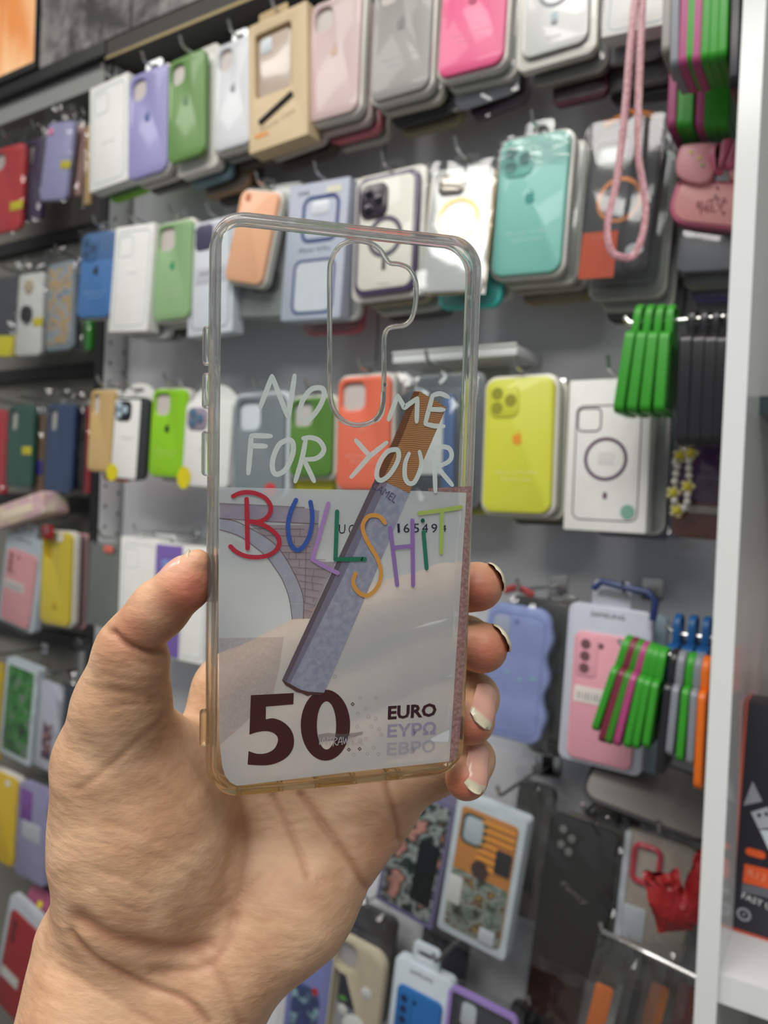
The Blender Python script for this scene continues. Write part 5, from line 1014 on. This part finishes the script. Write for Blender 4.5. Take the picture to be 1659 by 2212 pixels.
# ------------------------------------------------------------------ sixth row, cut by the lower edge
o, w, h = item('wavy_phone_case', 'periwinkle phone case low behind the wrist', 678, 2030, 652, 2290, 100, .775)
slab(o, 'case_shell', w, h, w * .22, 0, .012, mat('silicone_periwinkle', (132, 140, 206), .4), cz=h / 2, bev=.004); slab(o, 'blue_picture', w * .6, h * .5, w * .2, -.0004, .0004, pattern('blue_blot', [(60, 84, 150), (44, 60, 110), (150, 190, 206)], 60), cx=-w * .05, cz=h * .36); plate(o, 'red_heart', oval(w * .07, w * .07, 10, w * .14, h * .60), -.0006, mat('red_mark', (196, 40, 46), .4)); crumple(o, 'clear_bag', w * 1.2, h * 1.12, -.004, 111, 0, .004, .003)
o, w, h = item('wavy_phone_case', 'cream puffy phone case at the bottom edge', 778, 2040, 745, 2310, 112, .742)
slab(o, 'case_shell', w, h, w * .24, 0, .014, mat('silicone_cream', (206, 194, 166), .42), cz=h / 2, holes=[cam_hole(w, h * 1.0, 'pill')], bev=.005); slab(o, 'camera_opening', w * .38, h * .21, w * .14, .008, .010, mat('cream_open', (180, 176, 178), .4), cx=-w * .24, cz=h * .845)
for x, z, r_, m_ in ((.22, .66, .10, M_card), (-.18, .44, .09, M_card), (.08, .34, .24, M_card)): slab(o, 'round_patch', 2 * r_ * w, 2 * r_ * w, r_ * w, -.001, .0005, m_, cx=w * x, cz=h * z, bev=.0006)
plate(o, 'green_leaf', oval(w * .08, w * .04, 10, -w * .2, h * .53), -.0006, mat('leaf_mark', (86, 160, 70), .4)); crumple(o, 'clear_bag', w * 1.2, h * 1.12, -.004, 121, 0, .004, .003)
o, w, h = item('carded_phone_case', 'blue phone case in pale hanging blister at the bottom edge', 912, 2095, 878, 2400, 126, .735)
hangbox(o, w, h, 'cobalt', (38, 98, 160), mat('ice_blister', (190, 200, 208), .35, coat=.3), 3, False, lensm=mat('lens_navy', (24, 48, 84), .3)); hook(o.location.x + .03, o.location.z + h + .012, .725, 'the blue case in pale blister')
o, w, h = item('boxed_phone_case', 'dark case in violet edged clear box at the bottom edge', 1045, 2160, 1010, 2450, 150, .738)
ring(o, 'violet_edge', w, h, .008, .0045, .0, mat('violet_plastic', (150, 128, 190), .25, coat=.6), 0, h / 2, t=.003); slab(o, 'case_shell', w * .86, h * .92, .01, .004, .012, mat('graphite_case', (64, 64, 70), .35), cz=h / 2); slab(o, 'camera_opening', w * .22, h * .18, w * .07, .002, .0045, M_card2, cx=-w * .2, cz=h * .82); slab(o, 'clear_box', w * .98, h * .98, .008, -.002, .018, CLEARM, cz=h / 2, bev=.002)
# loose bags on the low wire bar
ba, bb = at(1302, 2012, .70), at(1500, 2108, .70)
o = empty('wire_bar', bb); tag(o, 'bright wire bar sticking out of the divider at the lower right', 'hook'); V, Fc = [], []; tube(V, Fc, [ba + Vector((-.003, 0, .008)) - bb, ba - bb, (ba + bb) / 2 - bb, at(1545, 2130, .70) - bb], .0024, 8); link_mesh('rod', V, Fc, M_chrome, o)
for k, (x, lab, rgb, key) in enumerate(((1300, 'clear bag with orange strip at the left end of the low wire bar', (200, 106, 44), 'copper'), (1350, 'clear bag with black parts on the low wire bar', (44, 44, 48), 'coal'), (1398, 'second clear bag with orange strip on the low wire bar', (196, 112, 52), 'copper2'), (1452, 'clear bag with dull red insert on the low wire bar', (128, 54, 48), 'brick'))):
    t = (x - 1302) / 198; p = ba.lerp(bb, t); o = empty('accessory_bag', (p.x, p.y - .02 + .02 * k, p.z - .118), (0, rad(10), rad(10))); tag(o, lab, 'bag', 'bags on the low wire bar')
    slab(o, 'insert', .016, .085, .003, .001, .006, mat('insert_' + key, rgb, .4), cx=-.004, cz=.036, bev=.0006); crumple(o, 'clear_bag', .038, .122, -.001, 131 + k, 0, .004, .004, 9, 16); crumple(o, 'clear_bag_back', .038, .122, .008, 141 + k, 0, .003, -.001, 9, 16)
for k, (x, y, ww, hh, rz) in enumerate(((1460, 1975, .030, .050, -.3), (1488, 1950, .022, .060, .25))):
    o = empty('red_packet', at(x, y + 40, .69), (0, rz, .2)); tag(o, ('crumpled red packet above the low wire bar', 'narrow red packet against the white divider')[k], 'packet'); crumple(o, 'wrapper', ww, hh, 0, 151 + k, 0, .006, .006, 8, 12, mat('red_wrapper', (140, 24, 26), .45)); crumple(o, 'wrapper_back', ww, hh, .006, 161 + k, 0, .006, -.004, 8, 12, mat('red_wrapper', (172, 34, 34)))

# more bagged stock further back on the lower hooks
for k, (label, xt, yt, xb, yb, ww_, key, rgb) in enumerate((
    ('grey bagged case hanging between striped case and black case', 1160, 1690, 1118, 1990, 90, 'stock1', (92, 90, 88)),
    ('dark brown bagged case below the black case', 1205, 2050, 1170, 2330, 130, 'stock2', (74, 44, 38)),
    ('charcoal bagged case above the cream puffy case', 800, 1960, 770, 2200, 120, 'stock3', (66, 64, 64)),
    ('grey bagged case under the grey sleeve', 1330, 1745, 1300, 2000, 110, 'stock4', (104, 100, 96)),
    ('slate bagged case between blue blister and cream puffy case', 960, 2010, 930, 2260, 110, 'stock5', (78, 78, 84)),
    ('dark bagged case at the bottom edge right of the violet box', 1150, 2180, 1120, 2400, 110, 'stock6', (56, 52, 52)),
    ('grey bagged case left of the pink barcode case', 1195, 1330, 1172, 1640, 90, 'stock7', (84, 82, 80)),
    ('dim bagged case behind the low wire bar', 1420, 2030, 1400, 2300, 150, 'stock8', (60, 56, 54)))):
    o, w, h = item('bagged_phone_case', label, xt, yt, xb, yb, ww_, .815)
    slab(o, 'case_shell', w * .9, h * .95, .010, .003, .014, mat('bagged_' + key, rgb, .4), cz=h / 2, bev=.002); crumple(o, 'clear_bag', w, h * 1.1, -.001, 301 + k, -.004, .005, .004)
    hook(o.location.x + math.sin(o.rotation_euler[1]) * h, o.location.z + h + .006, .80, 'the ' + ' '.join(label.split()[:8]))
# ------------------------------------------------------------------ left bay, behind the black edge
def bagged(label, xt, yt, xb, yb, w, key, rgb, seed, Y=.80, hole='tall', sticker=None, extra=None, name='bagged_phone_case', up_=.022):
    o, ww, hh = item(name, label, xt, yt, xb, yb, w, Y)
    slab(o, 'case_shell', ww * .94, hh, ww * .13, 0, .009, mat('silicone_' + key, rgb, .4), cz=hh / 2, holes=[cam_hole(ww, hh, hole)] if hole else (), bev=.002)
    if hole: plate(o, 'camera_opening', [(p[0], p[1]) for p in cam_hole(ww, hh, hole)], .006, M_lens)
    if sticker: slab(o, 'yellow_sticker', ww * .34, hh * .10, .001, -.0008, -.0001, M_yel, cx=ww * sticker[0], cz=hh * sticker[1], bev=.0002)
    if extra: extra(o, ww, hh)
    crumple(o, 'clear_bag', ww * 1.12, hh + up_ + .008, -.003, seed, -.006, .005, .003, 9, 18)
    p = o.location; a = o.rotation_euler[1]; q_ = empty('wall_hook', (p.x + math.sin(a) * (hh + .012), .885, p.z + hh + .012)); tag(q_, 'peg hook for the ' + ' '.join(label.split()[:12]), 'hook')
    V, Fc = [], []; tube(V, Fc, [(0, -.002, 0), (0, -(.885 - Y) - .006, .004), (0, -(.885 - Y) - .012, .014)], .002, 6); link_mesh('rod', V, Fc, M_chrome, q_); slab(q_, 'back_plate', .02, .02, .002, -.0022, -.0002, M_chrome, bev=.0004, n=2)
    return o, ww, hh
def pad(o, ww, hh, cols, key, sc=60): slab(o, 'picture', ww * .8, hh * .88, .004, -.0008, .0002, pattern(key, cols, sc), cz=hh / 2, bev=.0002)
bagged('red silicone phone case at the left edge, upper left bay', 16, 316, 6, 502, 78, 'red', (198, 50, 54), 201, sticker=(.34, .28), hole='pill')
bagged('dark plum phone case in clear bag beside the red case', 80, 298, 66, 474, 44, 'plum', (66, 54, 84), 202, Y=.812)
bagged('pale lilac phone case in clear bag of upper left bay', 132, 262, 112, 432, 62, 'palelilac', (164, 162, 204), 203, Y=.795, hole=None, sticker=(.34, .44), extra=lambda o, w, h: slab(o, 'pink_glint', w * .2, h * .1, w * .09, -.001, 0, mat('pink_glint', (240, 120, 170), .2, coat=.8), cx=-w * .32, cz=h * .88))  # pink reflection on the case, put in as a small coloured slab
bagged('rose phone case in clear bag right of the pale lilac one', 168, 268, 154, 424, 30, 'rosetan', (206, 168, 160), 204, Y=.815, hole=None, sticker=(.0, .46))
bagged('narrow tan package against the black edge, upper left bay', 190, 272, 184, 442, 12, 'strawtan', (206, 172, 124), 205, Y=.818, hole=None)
bagged('dark grey phone case with yellow base at left edge of second shelf', 8, 598, -4, 770, 66, 'ash', (72, 72, 78), 206, hole=None, extra=lambda o, w, h: slab(o, 'yellow_base', w, h * .26, .003, -.001, .010, mat('base_yellow', (222, 210, 30), .4), cz=h * .13))
bagged('white packaged phone stand with black knob in second shelf of left bay', 68, 590, 58, 768, 60, 'paper', (220, 220, 216), 207, hole=None, sticker=(.34, .40), extra=lambda o, w, h: (slab(o, 'black_knob', w * .34, w * .36, w * .16, -.006, 0, M_blk, cx=-w * .05, cz=h * .5, bev=.001), slab(o, 'tan_disc', w * .3, w * .3, w * .14, -.002, 0, mat('disc_tan', (196, 176, 148), .4), cx=-w * .06, cz=h * .84)))
bagged('blue-grey picture case with gold figure in second shelf of left bay', 132, 566, 126, 756, 62, 'bluegrey', (140, 150, 160), 208, hole=None, extra=lambda o, w, h: pad(o, w, h, [(120, 134, 150), (160, 168, 176), (196, 160, 90), (130, 142, 158)], 'figure_print'))
bagged('green case sliver against the black edge in second shelf', 190, 684, 188, 756, 16, 'sliver', (38, 128, 34), 209, Y=.816, hole=None)
bagged('narrow dark bagged case between picture case and green sliver', 174, 590, 168, 752, 18, 'slatedk', (84, 84, 86), 210, Y=.818, hole=None)
bagged('red case cut by the left edge on third shelf', 0, 885, -8, 1066, 34, 'red2', (190, 48, 54), 211, hole=None)
bagged('bottle green phone case with yellow sticker on third shelf', 46, 876, 38, 1052, 58, 'bottle', (46, 92, 80), 212, sticker=(.28, .45))
bagged('brown phone case with blue band on third shelf', 82, 895, 76, 1074, 28, 'umber', (120, 96, 70), 213, Y=.815, hole=None, extra=lambda o, w, h: slab(o, 'blue_band', w, h * .18, .001, -.001, .0005, mat('band_blue', (44, 36, 140), .4), cz=h * .36))
bagged('navy phone case in clear bag on third shelf', 132, 872, 122, 1064, 60, 'navy', (52, 74, 112), 214)
bagged('black phone case right of the navy one on third shelf', 170, 878, 164, 1058, 26, 'jet', (38, 38, 40), 215, Y=.816, hole=None)
bagged('thin red case against the black edge on third shelf', 192, 878, 186, 1066, 14, 'red3', (150, 36, 42), 216, Y=.817, hole=None)
o, w, h = item('carded_phone_case', 'pink phone case in pale blister on the fourth shelf', 52, 1158, 28, 1354, 82, .795)
hangbox(o, w, h, 'bubblegum', (232, 164, 168), mat('ice_blister', (190, 200, 208)), 3, True, 'SAMSUNG', mat('lens_pinkdark', (176, 104, 110), .4)); crumple(o, 'clear_bag', w * 1.1, h * 1.14, -.003, 221, -.004, .004, .002, 9, 14)
o, w, h = item('carded_phone_case', 'mustard yellow phone case in ivory tray on the fourth shelf', 122, 1150, 116, 1350, 64, .795)
silicone(o, w, h, 'mustard', (200, 178, 40), cam='tall', emblem=False, lenscol=mat('mustard_dark', (170, 146, 36), .4)); plate(o, 'round_mark', oval(w * .08, w * .08, 10, 0, h * .2), -.0002, mat('mustard_dark', (170, 146, 36))); plate(o, 'hang_hole', oval(w * .12, w * .1, 10, w * .12, h * .95), -.0002, M_tray)
behind(o, w, h, 'the mustard yellow case', [('rose30', (176, 130, 134), .014, -.002, 0), ('dk30', (48, 46, 46), .022, -.004, 0)], .02)
o, w, h = item('clear_phone_case_box', 'mirror backed case in clear box beside the thumb', 226, 1172, 216, 1356, 70, .76)
slab(o, 'clear_shell', w, h, .008, -.001, .014, CLEARM, cz=h / 2, bev=.003); slab(o, 'case_shell', w * .9, h * .95, .008, .002, .012, mat('mirror_case', (176, 178, 168), .12, metal=.75), cz=h * .49, bev=.002); slab(o, 'red_tab', w * .3, h * .08, .004, -.0018, .0, mat('tab_coral', (206, 104, 92), .4), cx=w * .15, cz=h * .93); hang(o, w, h, 'the mirror backed case', tab=False)
o, w, h = item('boxed_phone_case', 'plain white carton behind the thumb knuckle', 302, 1162, 292, 1415, 82, .75)
whitebox(o, w, h, line=M_card2); hang(o, w, h, 'the plain white carton by the thumb', tab=False); behind(o, w, h, 'the plain white carton by the thumb', [('wh31', (196, 198, 198), .008, .004, .002)], .024)
o, w, h = item('boxed_phone_case', 'purple and white carton between thumb and clear case', 392, 1178, 382, 1425, 112, .745)
slab(o, 'carton', w, h, .002, 0, .022, M_card, cz=h / 2); slab(o, 'purple_field', w * .52, h * .98, .001, -.0006, .0002, mat('carton_purple', (120, 98, 170), .45), cx=-w * .23, cz=h * .5); slab(o, 'blue_picture', w * .34, h * .4, .004, -.0012, -.0004, pattern('blue_picture', [(60, 80, 150), (120, 140, 200), (230, 232, 240)], 90), cx=-w * .2, cz=h * .66); ring(o, 'printed_phone_outline', w * .4, h * .9, .006, .0012, -.0004, M_card2, w * .26, h * .5); hang(o, w, h, 'the purple and white carton', tab=False)
o = empty('cream_packet', at(40, 1128, .775), (0, rad(-14), 0)); tag(o, 'cream and pink flat packet lying above the fourth shelf at left', 'packet'); slab(o, 'wrapper', .15, .040, .008, 0, .05, pattern('cream_pink', [(206, 190, 160), (196, 160, 168), (214, 204, 180)], 25), cz=.02, bev=.004); slab(o, 'wrapper_label', .09, .016, .003, -.001, .001, mat('cream_label', (214, 200, 176), .5), cz=.018)
o = empty('red_tag', at(105, 1150, .785)); tag(o, 'small red paper tag above the mustard yellow case', 'tag'); crumple(o, 'paper', .030, .024, 0, 231, -.012, .004, .003, 6, 6, mat('red_wrapper', (172, 34, 34))); slab(o, 'paper_clip', .006, .012, .001, -.004, -.002, M_chrome, cz=.004)
bagged('yellow case sliver at left edge of fifth shelf', -6, 1432, -16, 1640, 24, 'sliveryel', (206, 176, 40), 241, Y=.79, hole=None)
o, w, h = item('boxed_phone_case', 'green football picture case in white frame on fifth shelf', 48, 1432, 30, 1640, 68, .79)
slab(o, 'frame_card', w, h, .004, 0, .016, mat('ice_frame', (206, 216, 222)), cz=h / 2); pad(o, w, h, [(28, 50, 28), (44, 110, 40), (60, 140, 50), (120, 130, 120)], 'green_print', 50); crumple(o, 'clear_bag', w * 1.1, h * 1.16, -.003, 242, -.004, .004, .002, 9, 14)
bagged('white and violet picture case on fifth shelf left of the thumb base', 112, 1476, 96, 1664, 52, 'whitev', (198, 200, 214), 243, Y=.795, hole=None, extra=lambda o, w, h: slab(o, 'picture', w * .4, h * .42, .004, -.001, .0002, pattern('figure_print2', [(190, 190, 200), (120, 70, 80), (60, 50, 80), (196, 130, 120)], 80), cz=h * .34))
bagged('dark teal phone case with yellow sticker beside the thumb base', 152, 1482, 140, 1668, 40, 'darkteal', (38, 52, 56), 244, Y=.80, hole=None, sticker=(-.1, .36))
bagged('grey bagged case on fifth shelf close to the thumb', 182, 1410, 172, 1600, 26, 'greyb', (130, 130, 130), 245, Y=.815, hole=None)
o, w, h = item('boxed_phone_case', 'amber yellow phone case at left edge of sixth shelf', 4, 1672, -8, 1858, 70, .79)
silicone(o, w, h, 'amber', (206, 170, 34), cam=None, emblem=False); plate(o, 'hang_hole', oval(w * .08, w * .06, 10, w * .2, h * .93), -.0002, M_tray)
o, w, h = item('boxed_phone_case', 'pale lilac carton with white lettering panel on sixth shelf', 72, 1702, 62, 1900, 62, .785)
slab(o, 'carton', w, h, .003, 0, .018, mat('carton_palelilac', (158, 154, 190), .4), cz=h / 2); slab(o, 'violet_print', w * .42, h * .34, .003, -.0006, .0002, mat('print_violet', (140, 84, 170), .4), cx=-w * .22, cz=h * .78); slab(o, 'white_panel', w * .62, h * .2, .003, -.0008, .0002, M_card2, cx=.0, cz=h * .52); crumple(o, 'clear_bag', w * 1.1, h * 1.12, -.003, 251, -.004, .004, .002, 9, 14)
bagged('maroon and black package beside the pale lilac carton', 116, 1722, 106, 1905, 26, 'maroon', (84, 44, 48), 252, Y=.805, hole=None)
o = empty('magenta_packet', at(82, 1985, .79), (rad(-20), rad(22), 0)); tag(o, 'dusty magenta flat packet with yellow dot beside the wrist', 'packet'); slab(o, 'wrapper', .095, .042, .006, 0, .012, mat('dusty_magenta', (150, 78, 104), .4), cz=.02, bev=.002); plate(o, 'yellow_dot', oval(.006, .006, 12, -.012, .018), -.0003, M_yel); slab(o, 'dark_hem', .096, .016, .003, -.0004, .0125, mat('hem_dark', (52, 46, 66), .5), cz=.0)
o, w, h = item('carded_phone_case', 'dark red phone case in pale blister at lower left corner', 58, 1962, 14, 2196, 82, .775)
slab(o, 'blister_tray', w, h, w * .14, .003, .016, M_card2, cz=h / 2, bev=.002); slab(o, 'case_shell', w * .74, h * .86, w * .1, -.0005, .006, mat('silicone_darkred', (172, 40, 48), .4), cz=h * .46, bev=.002); plate(o, 'white_sticker', rrect(w * .46, h * .09, .001, 2, -w * .1, h * .34), -.0008, M_card)
for k in range(3): plate(o, 'lens_opening', oval(w * .06, w * .06, 12, -w * .2, h * (.80 - .07 * k)), -.0008, mat('lens_wine', (110, 26, 36), .4))
crumple(o, 'clear_bag', w * 1.12, h * 1.12, -.003, 253, -.004, .004, .002, 9, 14)
# dark rails that the left bay hooks sit on
for k, y in enumerate((505, 800, 1085, 1385, 1640)):
    z = at(120, y, .86).z; struct(block('trim_%d' % (8 + k), -2.6, XP, .872, .8849, z - .012, z + .012, mat('dark_rail', (34, 33, 32), .5)), 'dark hook rail of the left bay, number %s from the top' % ('one', 'two', 'three', 'four', 'five')[k])

# ------------------------------------------------------------------ sleeves on rods that stick out of the divider
def rod_from_divider(xt, yt, Y, label):
    p = at(xt, yt, Y); o = empty('display_rod', (XR, Y, p.z - .006)); tag(o, label, 'hook'); V, Fc = [], []; L_ = XR - p.x
    tube(V, Fc, [(-.0005, 0, 0), (-L_ + .012, 0, .0), (-L_ + .004, 0, .002), (-L_, 0, .007)], .0022, 8); link_mesh('rod', V, Fc, M_chrome, o); V, Fc = [], []; slab(o, 'base_plate', .02, .02, .003, -.001, .001, M_chrome, bev=.0003, n=2).rotation_euler = (0, 0, rad(90)); return o, p.z - .006
_SL = {}
def sleeve(label, xtop, ytop, xbot, ybot, Y, key, rgb, depth=.050, thick=.0085, group=None, zrod=None, loop=True, gloss=.42):
    Pt, Pb = at(xtop, ytop, Y), at(xbot, ybot, Y); H_ = (Pt - Pb).length; o = empty('card_sleeve', Pb, (0, math.atan2(Pt.x - Pb.x, Pt.z - Pb.z), 0)); tag(o, label, 'card sleeve', group)
    m = mat('sleeve_' + key, rgb, gloss); hb = H_ - .024
    out = rrect(depth, hb, .007, 5, 0, hb / 2)
    V, Fc = solid(out, [(.0007, -thick / 2), (0, -thick / 2 + .0008), (0, thick / 2 - .0008), (.0007, thick / 2)]); link_mesh('pocket', [(v[1], v[0], v[2]) for v in V], Fc, m, o)
    V, Fc = solid(rrect(.024, .034, .011, 6, 0, hb + .009), [(.0008, -.0032), (0, -.0022), (0, .0022), (.0008, .0032)], [rrect(.014, .011, .005, 4, 0, hb + .0165)]); link_mesh('loop', [(v[1], v[0], v[2]) for v in V], Fc, m, o)
    V, Fc = solid(rrect(depth - .008, hb - .016, .004, 4, 0, hb / 2 - .002), [(0, thick / 2 - .0004), (.0006, thick / 2 + .0006)]); link_mesh('window_border', [(v[1], v[0], v[2]) for v in V], Fc, mat('sleeve_dk_' + key, tone(rgb, .8), .5), o)
    return o
GR, MG, BK, GY, OR, BL = (52, 148, 40), (168, 66, 118), (36, 36, 40), (128, 132, 140), (232, 112, 24), (24, 84, 140)
ordn = ['outermost', 'second', 'third', 'fourth', 'fifth', 'sixth', 'seventh', 'eighth', 'ninth', 'tenth', 'eleventh', 'twelfth']
rod_from_divider(1349, 688, .68, 'chrome rod carrying green and black sleeves at mid height')
for k, (xt, xb) in enumerate(((1387, 1350), (1410, 1378), (1432, 1406), (1454, 1436))): sleeve(ordn[k] + ' green silicone sleeve from the tip of the middle rod', xt, 664, xb, 898, .68, 'green', GR, group='sleeves on the middle rod')
for k, (xt, xb) in enumerate(((1500, 1486), (1527, 1512), (1552, 1538), (1578, 1562))): sleeve(ordn[k] + ' black sleeve on the middle rod counted from its tip', xt, 672, xb, 966, .685, 'black', BK, depth=.060, thick=.0095, group='sleeves on the middle rod', gloss=.25)
rod_from_divider(1336, 1384, .68, 'chrome rod carrying green, magenta and grey sleeves at lower height')
low = [(1362, 1298, 1568, GR, 'green', 'bright green'), (1376, 1312, 1592, (120, 40, 62), 'wine', 'wine red'), (1388, 1326, 1596, (58, 130, 36), 'moss', 'mossy green'), (1398, 1344, 1600, MG, 'magenta', 'magenta'), (1412, 1366, 1604, GR, 'green', 'green'), (1424, 1384, 1606, GR, 'green', 'green'), (1438, 1406, 1604, GR, 'green', 'green'), (1462, 1434, 1660, BK, 'black', 'black'), (1478, 1456, 1620, GY, 'grey', 'grey'), (1498, 1478, 1632, GR, 'green', 'green'), (1514, 1500, 1640, GY, 'grey', 'grey'), (1530, 1516, 1690, OR, 'orange', 'orange')]
for k, (xt, xb, yb, rgb, key, nm) in enumerate(low): sleeve(nm + ' sleeve, ' + ordn[k] + ' from the tip of the lower rod', xt, 1378 + k * 4, xb, yb, .68, key, rgb, depth=.046, thick=.0058, group='sleeves on the lower rod')
rod_from_divider(1440, -150, .66, 'chrome rod above the top edge carrying front sleeves')
top1 = [(1462, 1452, 150, (150, 146, 140), 'ivory', 'ivory'), (1478, 1470, 178, GY, 'grey', 'grey'), (1500, 1488, 176, MG, 'magenta', 'magenta'), (1516, 1502, 170, GR, 'green', 'green'), (1530, 1516, 172, MG, 'magenta', 'magenta'), (1548, 1534, 166, GR, 'green', 'green'), (1564, 1552, 164, GR, 'green', 'green'), (1582, 1570, 160, GR, 'green', 'green'), (1606, 1594, 215, BK, 'black', 'black')]
for k, (xt, xb, yb, rgb, key, nm) in enumerate(top1): sleeve(nm + ' sleeve in the front bunch at top right, ' + ordn[k] + ' from its left', xt, -160, xb, yb, .66, key, rgb, depth=.052, thick=.0066, group='front bunch of sleeves at the top right')
rod_from_divider(1440, -20, .75, 'chrome rod at top right carrying the rear sleeves')
top2 = [(1478, 1464, MG, 'magenta', 'magenta'), (1500, 1484, GR, 'green', 'green'), (1514, 1500, GR, 'green', 'green'), (1538, 1524, MG, 'magenta', 'magenta'), (1554, 1542, GR, 'green', 'green'), (1570, 1558, GR, 'green', 'green'), (1588, 1574, GR, 'green', 'green')]
for k, (xt, xb, rgb, key, nm) in enumerate(top2): sleeve(nm + ' sleeve in the rear bunch at top right, ' + ordn[k] + ' from its left', xt, -10, xb, 306, .75, key, rgb, depth=.060, thick=.0075, group='rear bunch of sleeves at the top right')
rod_from_divider(1440, 1352, .745, 'chrome rod carrying three blue sleeves behind the lower green ones')
for k, xt in enumerate((1468, 1500, 1530)): sleeve(('left', 'middle', 'right')[k] + ' blue sleeve behind the lower rod', xt, 1330 + 3 * k, xt - 14, 1560, .745, 'blue', BL, depth=.06, thick=.010, group='blue sleeves behind the lower rod')
# ------------------------------------------------------------------ price rail and carton on the right shelf
pa, pb = at(852, 776, .79), at(1120, 752, .79)
o = empty('shelf_rail', pa); tag(o, 'white label rail on the wall above the yellow case', 'rail'); slab(o, 'rail_body', pb.x - pa.x, .012, .002, -.004, .07, M_white, cx=(pb.x - pa.x) / 2, cz=.0, bev=.0008, n=2); slab(o, 'rail_lip', pb.x - pa.x, .003, .001, -.006, -.0035, M_card, cx=(pb.x - pa.x) / 2, cz=.006, bev=.0004, n=2)
d_ = ray(1577, 2008); yb_ = d_.y * (ZS - EYE.z) / d_.z; pbx = at(1577, 2008, yb_)
o = empty('accessory_carton', (pbx.x, yb_, ZS + .0005), (0, rad(1.2), 0)); tag(o, 'dark charger carton with orange edges on the shelf right of the divider', 'carton'); hb = at(1640, 1522, yb_).z - ZS; wb_ = .105; mdk = mat('carton_ink', (40, 38, 48), .35); mor = mat('carton_orange', (230, 92, 44), .4)
slab(o, 'carton', wb_, hb, .001, 0, .035, mdk, cx=wb_ / 2, cz=hb / 2, bev=.0004, n=2); slab(o, 'orange_side', .0016, hb, .0004, -.0004, .0352, mat('carton_orange_side', (196, 84, 62), .4), cx=.0002, cz=hb / 2, bev=.0002, n=2); slab(o, 'orange_base', wb_, .0024, .0004, -.0004, .035, mat('carton_orange_side', (196, 84, 62)), cx=wb_ / 2, cz=.0010, bev=.0002, n=2)
kx = lambda x, y: ((at(x, y, yb_) - o.location).x, (at(x, y, yb_) - o.location).z)
def quad(nm, L_, m, y=-.0004): plate(o, nm, [kx(*p) for p in L_], y, m)
quad('printed_plug_tail', [(1618, 1685), (1640, 1728), (1600, 1738)], M_grey); quad('printed_plug', [(1616, 1752), (1652, 1740), (1675, 1790), (1635, 1790)], mat('plug_grey', (176, 180, 186), .4)); quad('printed_plug_body', [(1635, 1788), (1680, 1782), (1720, 1850), (1700, 1880), (1655, 1830)], mat('plug_white', (206, 218, 224), .4)); plate(o, 'plug_hole', oval(.0016, .0016, 8, *kx(1634, 1758)), -.0008, M_blk); plate(o, 'plug_hole', oval(.0016, .0016, 8, *kx(1650, 1755)), -.0008, M_blk)
a = kx(1628, 1841); plate(o, 'orange_pill', rrect(.0150, .0062, .003, 5, *a), -.0004, mor); quad('orange_block', [(1605, 1864), (1680, 1880), (1675, 1921), (1602, 1904)], mor); quad('grey_block', [(1601, 1906), (1675, 1922), (1672, 1940), (1600, 1925)], mat('block_grey', (104, 106, 112), .4))
a = kx(1632, 1888); text(o, 'lettering', 'R13', .0130, .0060, -.0008, mat('lettering_peach', (240, 150, 120), .5), *a, -.1); a = kx(1644, 1950); text(o, 'lettering', 'FAST USB', .030, .0050, -.0004, M_txt, *a, -.14)
a = kx(1606, 1974); plate(o, 'charge_emblem', oval(.0055, .0055, 20, *a), -.0004, M_grey, [oval(.0036, .0036, 20, *a)]); plate(o, 'charge_bolt', [(a[0] + .0008, a[1] + .0024), (a[0] - .0016, a[1] - .0002), (a[0], a[1] - .0002), (a[0] - .0008, a[1] - .0026), (a[0] + .0016, a[1] + .0004), (a[0] + .0002, a[1] + .0004)], -.0004, M_grey)
o = empty('accessory_carton', (XR2 + .022, .80, ZS + .0005)); tag(o, 'orange and black carton at the back of the right shelf', 'carton'); slab(o, 'carton', .12, .215, .001, 0, .03, mor, cx=.06, cz=.1075, bev=.0004, n=2); slab(o, 'dark_band', .121, .05, .001, -.0006, .031, mdk, cx=.06, cz=.09, bev=.0003, n=2)
